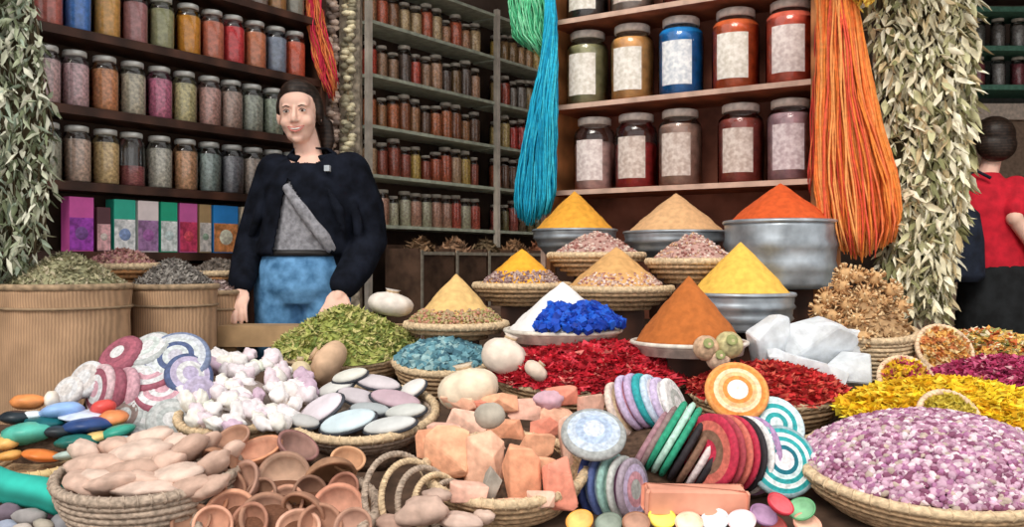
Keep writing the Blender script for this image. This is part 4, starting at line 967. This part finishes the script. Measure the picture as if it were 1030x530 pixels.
# wicker hoops and slabs at bottom centre left
def hoop(px, py, Y, rpx, nrm, label, m, rt=3.2):
    r = S(rpx, Y); mb = MB(); mb.ring((0, 0, 0), r, S(rt, Y), 40, 8)
    for k in range(60):
        a = 2 * PI * k / 60
        M = Matrix.Rotation(a, 4, 'Z') @ Matrix.Translation((r, 0, 0)) @ Matrix.Rotation(PI / 2, 4, 'X') @ Matrix.Rotation(.5, 4, 'Y')
        mb.ring((0, 0, 0), S(rt, Y) * 1.04, S(.6, Y), 8, 4, M=M)
    o = mb.build('wicker_hoop', m, None, W(px, py, Y)); o.rotation_mode = 'QUATERNION'; o.rotation_quaternion = Vector(nrm).normalized().to_track_quat('Z', 'Y')
    tag(o, label, 'hoop', 'greyish wicker hoops')
for i in range(5):
    hoop(402 + i * 13, 500 + i * 3, 1.99 + i * .012, 43 - i * 4, (.70, -.66, .28), 'greyish wicker hoop standing %s from the left in the row beside the clay bowls' % ordn(i), (WICKG, WICKP)[i % 2] if i < 4 else WICKG)
for i, (x, y, w, h, c_, lb) in enumerate(((425,514,54,30,(.54,.38,.31),'largest, in front of the hoops'),(462,524,46,18,(.60,.44,.37),'beside the largest, nearer the terracotta'),(396,526,40,16,(.46,.30,.24),'at the lower edge by the clay bowls'),(440,498,30,14,(.48,.34,.28),'small, behind the largest'),(486,520,24,14,(.62,.46,.38),'small, under the terracotta basket'),(374,522,24,14,(.50,.30,.22),'small, leftmost'))):
    chunk('pumice_stone', x, y, 1.90 + .01 * i, w, h, c_, 'dull pink pumice stone, ' + lb, 'stone', 'pumice stones at the bottom edge', 400 + i, kind='ball', dfac=.6, jit=.3)

# ------------------------------------------------------------ coloured soap dishes, far left
c = ramp(45, 452)
basket('wicker_basket', 'flat tan wicker tray of brightly painted ovals at the left edge', c, .16, .06, TILT, m=WICK, mr=mat('straw_rim', (.66,.48,.24), .8), group='wicker baskets of goods')
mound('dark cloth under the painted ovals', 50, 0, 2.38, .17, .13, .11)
PO = [(28,436,50,22,(.10,.50,.40),'mint green, largest'),(62,414,46,18,(.28,.46,.80),'sky blue'),(28,404,34,16,(.80,.30,.10),'orange, at the back'),(18,420,36,14,(.02,.03,.04),'black, at the left edge'),(88,428,50,16,(.03,.07,.22),'dark navy'),(82,418,44,8,(.62,.70,.86),'pale blue, narrow'),
      (42,458,38,12,(.78,.22,.05),'orange red, at the front'),(78,444,44,14,(.02,.16,.14),'dark teal'),(104,410,26,16,(.66,.08,.07),'scarlet'),(114,420,30,14,(.74,.26,.10),'rust orange, under the scrubbers'),(118,434,36,12,(.04,.32,.24),'sea green, narrow'),(116,446,34,10,(.50,.72,.78),'aqua'),
      (70,458,32,10,(.42,.52,.48),'grey green, on the rim'),(8,445,24,14,(.84,.48,.16),'amber, at the left edge'),(10,458,24,10,(.70,.36,.10),'honey brown, low left'),(46,424,40,10,(.01,.12,.14),'petrol blue'),(52,402,14,18,(.78,.70,.60),'cream, upright'),(60,434,34,12,(.03,.04,.05),'glossy black, middle'),(95,440,28,10,(.74,.52,.20),'mustard'),(34,418,26,10,(.72,.80,.86),'icy white')]
for i, (x, y, w, h, c_, lb) in enumerate(PO):
    chunk('painted_oval', x, y, 2.24 + (450 - y) * .0038, w, h, c_, 'painted oval soap stone, ' + lb, 'soap stone', 'painted ovals on the left tray', 500 + i, kind='ball', dfac=.9, jit=.12, rot=rnd.uniform(-14, 8), m=cm(c_, .35, .12, 25))
# teal cloth roll + pebbles bottom left
mb = MB(); pts = [(-.14 + .28 * k / 10, .0, .004 * math.sin(k)) for k in range(11)]
mb.tube(pts, .036, 20, 0)
e = thing('cloth_roll', 'rolled teal green cloth at the lower left corner', 'cloth', W(14, 490, 2.02), (0, R(12), R(-8)))
mb.build('rolled_cloth', mat('teal_cloth', (.03, .46, .38), .8, .12, 12, wave=('Z', 6, 2)), e)
mb = MB()
for k in range(3): mb.ring((0, 0, 0), .033 - k * .009, .002, 24, 5, M=Matrix.Translation((.1415, 0, 0)) @ Matrix.Rotation(PI / 2, 4, 'Y'))
mb.build('spiral_end', mat('teal_cloth_dark', (.02, .30, .26), .8), e)
for i, (x, y, w, h, c_, lb) in enumerate(((52,508,30,26,(.36,.24,.36),'violet grey'),(30,520,32,18,(.34,.32,.32),'dark grey'),(8,516,28,20,(.18,.14,.18),'nearly black'),(62,526,26,18,(.24,.24,.26),'charcoal'),(44,528,24,12,(.40,.36,.30),'sandy grey'),(70,505,18,18,(.30,.26,.28),'brown grey'),(6,530,24,14,(.30,.34,.44),'blue grey'),(22,532,20,12,(.5,.44,.4),'light beige'))):
    chunk('pebble', x, y, 1.92 + (530 - y) * .004, w, h, c_, '%s pebble in the lower left corner' % lb, 'pebble', 'pebbles in the lower left corner', 600 + i, kind='ball', jit=.2)

# ------------------------------------------------------------ people
def loft(mb, rings, seg=20, mi=0):
    """rings: (center, rx, ry) horizontal ellipses bottom to top, closed"""
    vs, fs = [], []
    for (c, rx, ry) in rings:
        for j in range(seg):
            a = 2 * PI * j / seg; vs.append((c[0] + rx * math.cos(a), c[1] + ry * math.sin(a), c[2]))
    n = len(rings)
    for k in range(n - 1):
        for j in range(seg): fs.append((k*seg+j, k*seg+(j+1) % seg, (k+1)*seg+(j+1) % seg, (k+1)*seg+j))
    fs.append(tuple(reversed(range(seg)))); fs.append(tuple(range((n-1)*seg, n*seg)))
    mb.add(vs, fs, mi)
def limb(mb, pts, rads, seg=14, sub=4):
    P = [Vector(p) for p in pts]
    mb.tube(P, rads, seg)
    for p, r in zip(P, rads): mb.ball(p, r, u=seg, w=8)
def fuse(mb, voxel, smooth=4, cut=None, solid=0):
    me = bpy.data.meshes.new('tmp'); me.from_pydata(mb.v, [], mb.f); me.update()
    o = bpy.data.objects.new('tmp', me); COL.objects.link(o)
    m = o.modifiers.new('r', 'REMESH'); m.mode = 'VOXEL'; m.voxel_size = voxel
    if smooth:
        s = o.modifiers.new('s', 'SMOOTH'); s.factor = .5; s.iterations = smooth
    dg = bpy.context.evaluated_depsgraph_get(); dg.update()
    out = bpy.data.meshes.new_from_object(o.evaluated_get(dg))
    bpy.data.objects.remove(o)
    if cut:
        import bmesh
        bm = bmesh.new(); bm.from_mesh(out)
        dele = [f for f in bm.faces if cut(f.calc_center_median())]
        bmesh.ops.delete(bm, geom=dele, context='FACES'); bm.to_mesh(out); bm.free()
    return out
def mobj(name, me, m, parent=None):
    me.materials.clear(); me.materials.append(m)
    me.polygons.foreach_set('use_smooth', [True] * len(me.polygons))
    me.polygons.foreach_set('material_index', [0] * len(me.polygons))
    o = bpy.data.objects.new(name, me); COL.objects.link(o); o.parent = parent
    if solid_for.get(name):
        s = o.modifiers.new('solid', 'SOLIDIFY'); s.thickness = solid_for[name]; s.offset = 1
    return o
solid_for = {'jacket': .007, 'inner_wrap': 0}
SKIN = mat('warm_skin', (.86, .55, .44), .55, .04, 12, spec=.35)
SKIN.node_tree.nodes['Principled BSDF'].inputs['Subsurface Weight'].default_value = .12
SKIN.node_tree.nodes['Principled BSDF'].inputs['Subsurface Radius'].default_value = (.02, .008, .005)
HAIR = mat('dark_brown_hair', (.035, .02, .014), .45, .3, 60, wave=('Z', 20, 3))
JEAN = mat('blue_denim', (.07, .24, .50), .85, .22, 22, col2=(.16, .38, .68), bump=.2)
JACK = mat('black_navy_jacket', (.007, .009, .016), .9, .3, 18, bump=.3, spec=.1)
WRAPM = mat('heather_grey_knit', (.27, .27, .30), .95, .2, 50, bump=.3)

def hand(mb, wrist, elbow, palm_dir, palm_n, side, curl=.25, L=.18):
    """palm from wrist along palm_dir; palm_n = back-of-hand normal; side=+1 thumb on +cross side"""
    d = Vector(palm_dir).normalized(); n = Vector(palm_n).normalized(); n = (n - d * n.dot(d)).normalized(); s_ = d.cross(n) * side
    w = Vector(wrist); PL_ = L * .48
    M = Matrix(((s_.x, d.x, n.x, 0), (s_.y, d.y, n.y, 0), (s_.z, d.z, n.z, 0), (0, 0, 0, 1)))
    Mp = Matrix.Translation(w + d * PL_ * .52) @ M
    mb.ball((0, 0, 0), (.040, PL_ * .60, .015), M=Mp, u=14, w=9)
    limb(mb, [w - d * .01, w + d * .03], [.024, .022])
    for k, (off, ln, r) in enumerate(((.030, .070, .0085), (.011, .080, .0088), (-.009, .074, .0085), (-.027, .058, .0076))):
        b = w + d * PL_ * .93 + s_ * off; dd = (d + s_ * off * 2.5).normalized()
        p1 = b + dd * ln * .42; d2 = (dd - n * curl * 1.2).normalized(); p2 = p1 + d2 * ln * .33; d3 = (d2 - n * curl * 1.4).normalized(); p3 = p2 + d3 * ln * .27
        limb(mb, [b - dd * .02, p1, p2, p3], [r * 1.1, r, r * .92, r * .78], 9)
    b = w + d * .022 + s_ * .028; t1 = b + (d * .6 + s_ * .75 - n * .2).normalized() * .035; t2 = t1 + (d * .85 + s_ * .35 - n * .3).normalized() * .03; t3 = t2 + (d + s_ * .1 - n * .3).normalized() * .022
    limb(mb, [b, t1, t2, t3], [.014, .0115, .010, .0085], 9)

def head(mb, H, yaw, pitch=0, roll=0, sc=1.0):
    M = Matrix.Translation(H) @ Matrix.Rotation(yaw, 4, 'Z') @ Matrix.Rotation(roll, 4, 'Y') @ Matrix.Rotation(pitch, 4, 'X') @ Matrix.Scale(sc, 4)
    B = lambda c, r, **k: mb.ball(c, r, M=M, u=20, w=14)
    B((0, .018, .030), (.075, .094, .092)); B((0, -.026, -.030), (.063, .064, .074)); B((0, -.030, -.075), (.047, .050, .038))
    B((0, -.066, -.098), (.020, .018, .016)); B((.033, -.060, -.036), (.026, .024, .024)); B((-.033, -.060, -.036), (.026, .024, .024))
    B((0, -.052, .038), (.055, .036, .040)); B((.027, -.078, .020), (.022, .010, .008)); B((-.027, -.078, .020), (.022, .010, .008))
    mb.tube([M @ Vector(p) for p in ((0, -.083, .016), (0, -.098, -.008), (0, -.112, -.030))], [.008, .0095, .0125], 10); B((0, -.108, -.033), (.012, .012, .010))
    B((.010, -.098, -.036), (.008, .010, .007)); B((-.010, -.098, -.036), (.008, .010, .007))
    B((0, -.086, -.058), (.024, .010, .005)); B((0, -.084, -.071), (.021, .011, .007))
    for s in (-1, 1):
        B((s * .077, .010, -.008), (.009, .017, .030)); B((s * .029, -.076, .001), (.016, .010, .010))
    return M

# the smiling woman
WY = 3.55
e = None
mb = MB()
loft(mb, [((-.83, WY, .86), .10, .09), ((-.83, WY, .91), .165, .115), ((-.83, WY, .98), .168, .118), ((-.825, WY, 1.08), .132, .100), ((-.815, WY, 1.20), .142, .105), ((-.80, WY, 1.31), .160, .108), ((-.79, WY, 1.38), .150, .085), ((-.79, WY, 1.425), .075, .06)])
HC = Vector((-.838, WY - .03, 1.588))
limb(mb, [(-.795, WY + .005, 1.38), (-.825, WY - .005, 1.52)], [.054, .050])
MW = head(mb, HC, R(2), R(3), R(-4), 1.05)
# legs
for s, kx in ((-1, 0), (1, .02)):
    hx = -.83 + s * .085
    limb(mb, [(hx, WY, .90), (hx + s * .015, WY - .01, .50), (hx + s * .02, WY + .02, .10)], [.088, .060, .040])
    limb(mb, [(hx + s * .02, WY + .03, .05), (hx + s * .03, WY - .12, .035)], [.042, .032])
# arms
LA_ = [(-.645, WY, 1.36), (-.575, WY + .02, 1.09), (-.640, WY - .19, .895)]
RA_ = [(-.935, WY, 1.36), (-1.035, WY + .03, 1.10), (-1.035, WY - .14, .905)]
limb(mb, LA_, [.050, .038, .026]); limb(mb, RA_, [.050, .038, .026])
hand(mb, LA_[2], LA_[1], (-.35, -.42, -.72), (.15, -.75, .5), -1, .3)
hand(mb, RA_[2], RA_[1], (.05, -.42, -.80), (-.1, -.78, .5), 1, .3)
me = fuse(mb, .0045, 3)
wo = mobj('person', me, SKIN); tag(wo, 'smiling woman in a black jacket, grey wrap and blue jeans leaning on the stall', 'person')
# jeans
mb = MB()
loft(mb, [((-.83, WY, .84), .12, .11), ((-.83, WY, .90), .186, .134), ((-.83, WY, .98), .184, .134), ((-.828, WY, 1.045), .155, .118)])
for s in (-1, 1):
    hx = -.83 + s * .09
    limb(mb, [(hx, WY, .90), (hx + s * .015, WY - .01, .50), (hx + s * .02, WY + .02, .12)], [.104, .075, .062])
mobj('jeans', fuse(mb, .009, 4), JEAN, wo)
for s in (-1, 1):
    hx = -.83 + s * .105; mb = MB(); limb(mb, [(hx, WY + .03, .058), (hx + s * .01, WY - .13, .045)], [.054, .043]); mb.box((hx - .045, WY - .165, .0), (hx + .045, WY + .07, .025)); mobj('shoe', fuse(mb, .007, 3), mat('shoe_leather', (.05, .03, .02), .5), wo)
mb = MB()
mb.tube([(-.828 + .162 * math.cos(a * PI / 12), WY + .124 * math.sin(a * PI / 12), 1.04) for a in range(25)], .013, 8, caps=False); mb.build('belt', mat('black_belt', (.02, .018, .018), .5), wo)
# inner grey wrap
mb = MB(); loft(mb, [((-.828, WY, 1.035), .158, .126), ((-.82, WY, 1.12), .152, .126), ((-.81, WY, 1.22), .156, .128), ((-.80, WY, 1.30), .16, .124), ((-.79, WY, 1.37), .13, .095), ((-.79, WY, 1.40), .08, .07)])
mb.tube([(-.87, WY - .125, 1.30), (-.80, WY - .14, 1.21), (-.72, WY - .128, 1.10), (-.69, WY - .10, 1.05)], [.018, .026, .028, .022], 10)
mobj('inner_wrap', fuse(mb, .008, 5), WRAPM, wo)
# jacket
mb = MB()
loft(mb, [((-.818, WY, 1.04), .198, .152), ((-.80, WY, 1.12), .188, .148), ((-.79, WY, 1.22), .186, .146), ((-.79, WY, 1.31), .190, .138), ((-.79, WY, 1.375), .165, .108), ((-.79, WY, 1.42), .095, .080), ((-.79, WY, 1.45), .072, .068)])
limb(mb, [LA_[0], (-.59, WY + .02, 1.22), LA_[1], (-.60, WY - .09, .99), (-.632, WY - .165, .925)], [.078, .074, .072, .062, .052])
limb(mb, [RA_[0], (-.985, WY + .015, 1.24), RA_[1], (-1.04, WY - .05, 1.0), (-1.036, WY - .125, .93)], [.072, .066, .060, .052, .044])
# back and left flap hanging lower
mb.tube([(-.66, WY + .02, 1.12), (-.655, WY, .98), (-.66, WY - .02, .93)], [.08, .075, .05], 14)
for k, (a, b) in enumerate((((-.62, WY - .075, 1.25), (-.60, WY - .07, 1.05)), ((-.70, WY - .14, 1.28), (-.64, WY - .14, 1.12)), ((-.97, WY - .06, 1.28), (-1.03, WY - .04, 1.1)))):
    mb.tube([a, ((Vector(a) + Vector(b)) / 2 + Vector((.012, -.006, 0))), b], [.006, .015, .006], 8)
def cutf(c):
    if c.y > WY - .03: return False
    x, z = c.x, c.z
    if z > 1.34: return abs(x + .80) < .012 + (z - 1.34) * .9 and z > 1.385
    top = 1.325
    if z > top: return False
    q = (top - z) / (top - 1.03)
    l = -.862 - .055 * q; r_ = -.855 + .16 * min(1, q * 1.15)
    return l < x < r_
jk = mobj('jacket', fuse(mb, .008, 4, cut=cutf), JACK, wo)
mb = MB(); mb.tube([(-.79 + .082 * math.cos(a * PI / 12), WY + .078 * math.sin(a * PI / 12), 1.425 + .022 * math.sin(a * PI / 12)) for a in range(-4, 17)], .016, 8); mb.build('collar', JACK, wo)
mb = MB(); mb.box((-.715, WY - .147, 1.352), (-.695, WY - .115, 1.374)); mb.build('chest_badge', cm((.45, .5, .55)), wo, smooth=False)
# hair
mb = MB()
mb.ball((0, .030, .042), (.083, .094, .092), M=MW, u=24, w=16); mb.ball((0, .004, .075), (.066, .075, .055), M=MW, u=20, w=12)
mb.ball((.074, .022, .012), (.016, .040, .060), M=MW); mb.ball((-.074, .022, .02), (.014, .034, .045), M=MW)
mb.ball((.035, .105, .01), (.045, .04, .045), M=MW)
mb.tube([MW @ Vector(p) for p in ((.03, .10, .02), (.075, .105, -.04), (.085, .085, -.10), (.075, .07, -.17))], [.03, .036, .030, .012], 12)
mobj('hair', fuse(mb, .006, 3), HAIR, wo)
def facebits(M, parent):
    EW = mat('eye_white', (.80, .78, .76), .3, .02); EI = mat('eye_brown', (.04, .02, .012), .2, .1); LP = mat('lips', (.60, .20, .17), .45, .06); TW = mat('teeth_white', (.88, .85, .80), .3, .02)
    for s in (-1, 1):
        mb = MB(); mb.ball((s * .029, -.0805, .001), (.0120, .0080, .0042), 0, M, u=14, w=9); ey = mb.build('eye', EW, parent); mb = MB(); mb.ball((s * .029, -.0866, .0012), (.0056, .0028, .0042), 0, M, u=12, w=7); mb.build('iris', EI, ey)
        mb = MB(); mb.tube([M @ Vector(p) for p in ((s * .015, -.0895, .0165), (s * .028, -.0905, .0215), (s * .043, -.082, .0185))], [.0018, .0024, .0012], 7); mb.build('eyebrow', HAIR, parent)
        mb = MB(); mb.tube([M @ Vector(p) for p in ((s * .016, -.0875, .003), (s * .029, -.0905, .0085), (s * .042, -.083, .003))], [.0014, .002, .0012], 6); mb.build('eyelashes', HAIR, parent)
    mb = MB()
    up = [(-.031, -.0790, -.0525), (-.016, -.0940, -.0580), (0, -.0980, -.0600), (.016, -.0940, -.0580), (.031, -.0790, -.0525)]
    dn = [(-.031, -.0790, -.0525), (-.017, -.0920, -.0680), (0, -.0958, -.0735), (.017, -.0920, -.0680), (.031, -.0790, -.0525)]
    mb.tube([M @ Vector(p) for p in up], [.0016, .0032, .0032, .0032, .0016], 8); mb.tube([M @ Vector(p) for p in dn], [.0016, .0036, .0042, .0036, .0016], 8); mb.build('lips', LP, parent)
    mb = MB(); mb.tube([M @ Vector(p) for p in ((-.025, -.0840, -.0565), (-.013, -.0935, -.0625), (0, -.0965, -.0650), (.013, -.0935, -.0625), (.025, -.0840, -.0565))], [.002, .0048, .0056, .0048, .002], 8, flat=.6); mb.build('teeth', TW, parent)
facebits(MW, wo)

# person in red, seen from behind, at the right rear
PX, PY = 2.62, 4.95
mb = MB()
loft(mb, [((PX + .06, PY, .84), .12, .10), ((PX + .06, PY, .92), .18, .13), ((PX + .05, PY, 1.02), .18, .13), ((PX + .03, PY, 1.14), .15, .115), ((PX, PY, 1.3), .17, .12), ((PX - .01, PY, 1.42), .16, .1), ((PX, PY, 1.48), .07, .06)])
HP = Vector((PX + .05, PY + .02, 1.67)); limb(mb, [(PX, PY, 1.44), (PX + .04, PY + .01, 1.58)], [.055, .05])
MP = head(mb, HP, R(168), R(10), R(0))
for s in (-1, 1):
    limb(mb, [(PX + .06 + s * .085, PY, .9), (PX + .06 + s * .1, PY - .01, .5), (PX + .06 + s * .1, PY + .02, .1)], [.09, .062, .042]); limb(mb, [(PX + .06 + s * .1, PY, .05), (PX + .06 + s * .1, PY + .13, .035)], [.042, .032])
ra = [(PX + .10, PY - .05, 1.40), (PX + .05, PY - .17, 1.20), (PX + .24, PY - .19, 1.10)]
ra = [(PX + .15, PY - .03, 1.41), (PX + .07, PY - .16, 1.24), (PX + .20, PY - .17, 1.04)]
la = [(PX - .15, PY, 1.40), (PX - .17, PY + .12, 1.15), (PX - .05, PY + .28, 1.05)]
limb(mb, ra, [.050, .043, .030]); limb(mb, la, [.050, .040, .026])
hand(mb, ra[2], ra[1], (.75, .1, -.55), (.1, -.9, .1), 1, .3); hand(mb, la[2], la[1], (.5, .8, -.1), (0, 0, 1), 1, .3)
po = mobj('person', fuse(mb, .0055, 3), SKIN); tag(po, 'dark haired person in a red T-shirt and black skirt turned away at the right', 'person')
mb = MB()
loft(mb, [((PX + .055, PY, .97), .19, .145), ((PX + .045, PY, 1.06), .185, .14), ((PX + .03, PY, 1.15), .175, .135), ((PX, PY, 1.3), .19, .14), ((PX - .01, PY, 1.42), .175, .115), ((PX, PY, 1.475), .09, .08), ((PX, PY, 1.5), .07, .066)])
limb(mb, [ra[0], (PX + .085, PY - .13, 1.29)], [.075, .066]); limb(mb, [la[0], (PX - .165, PY + .07, 1.26)], [.072, .062])
mobj('shirt', fuse(mb, .009, 4), mat('red_cotton', (.56, .012, .03), .85, .12, 20, bump=.2), po)
mb = MB(); loft(mb, [((PX + .07, PY, .32), .25, .22), ((PX + .065, PY, .7), .22, .19), ((PX + .06, PY, .92), .20, .155), ((PX + .05, PY, 1.04), .175, .135)])
mobj('skirt', fuse(mb, .012, 5), mat('black_cloth', (.012, .014, .016), .9, .3, 12, bump=.3), po)
mb = MB(); mb.ball((0, .030, .035), (.108, .110, .105), M=MP, u=22, w=14); mb.ball((0, .06, -.03), (.105, .07, .095), M=MP, u=20, w=12); mb.ball((0, .0, .07), (.07, .08, .06), M=MP)
mobj('hair', fuse(mb, .007, 3), HAIR, po)
facebits(MP, po)
for s in (-1, 1):
    mb = MB(); mb.box((PX + .06 + s * .1 - .045, PY - .05, 0), (PX + .06 + s * .1 + .045, PY + .18, .07)); mb.build('shoe', mat('shoe_leather', (.05, .03, .02), .5), po)
# dark bag carried at their left
mb = MB()
prof = [((-.09, 0, 0), 0, 0)]
loft(mb, [((0, 0, -.27), .10, .06), ((0, 0, -.24), .125, .08), ((0, 0, -.05), .12, .085), ((0, 0, .10), .095, .07), ((0, 0, .14), .05, .04)], 24)
b_ = thing('shoulder_bag', 'dark navy bag hanging at the left side of the person in red', 'bag', (PX - .20, PY - .13, 1.17))
bo = mobj('bag_body', fuse(mb, .01, 3), mat('dark_navy_canvas', (.012, .018, .035), .85, .3, 15, bump=.3), b_)
mb = MB(); mb.tube([(-.04, .02, .12), (0, .07, .28), (.10, .04, .335), (.16, .0, .29)], .009, 8); mb.build('strap', MATS['dark_navy_canvas'], b_)

# ------------------------------------------------------------ light and camera
w = bpy.data.worlds.new('sky'); scn.world = w; w.use_nodes = True
bg = w.node_tree.nodes['Background']; bg.inputs['Color'].default_value = (1.0, .985, .965, 1); bg.inputs['Strength'].default_value = 1.1
def sun(rot, st, ang, col=(1, .93, .83)):
    l = bpy.data.lights.new('sun', 'SUN'); l.energy = st; l.angle = R(ang); l.color = col
    o = bpy.data.objects.new('sun', l); COL.objects.link(o); o.rotation_euler = [R(a) for a in rot]; o.location = (0, -3, 5); return o
sun((46, 0, -20), 1.9, 25)
cam = bpy.data.cameras.new('camera'); co = bpy.data.objects.new('camera', cam); COL.objects.link(co)
co.location = (0, 0, CAMH); co.rotation_euler = (PI / 2, 0, 0)
cam.sensor_width = 36; cam.lens = F / 1030 * 36; cam.clip_start = .05
scn.camera = co
vs = scn.view_settings
vs.view_transform = 'Standard'; vs.look = 'None'; vs.gamma = 1; vs.use_curve_mapping = False; vs.exposure = 0.08
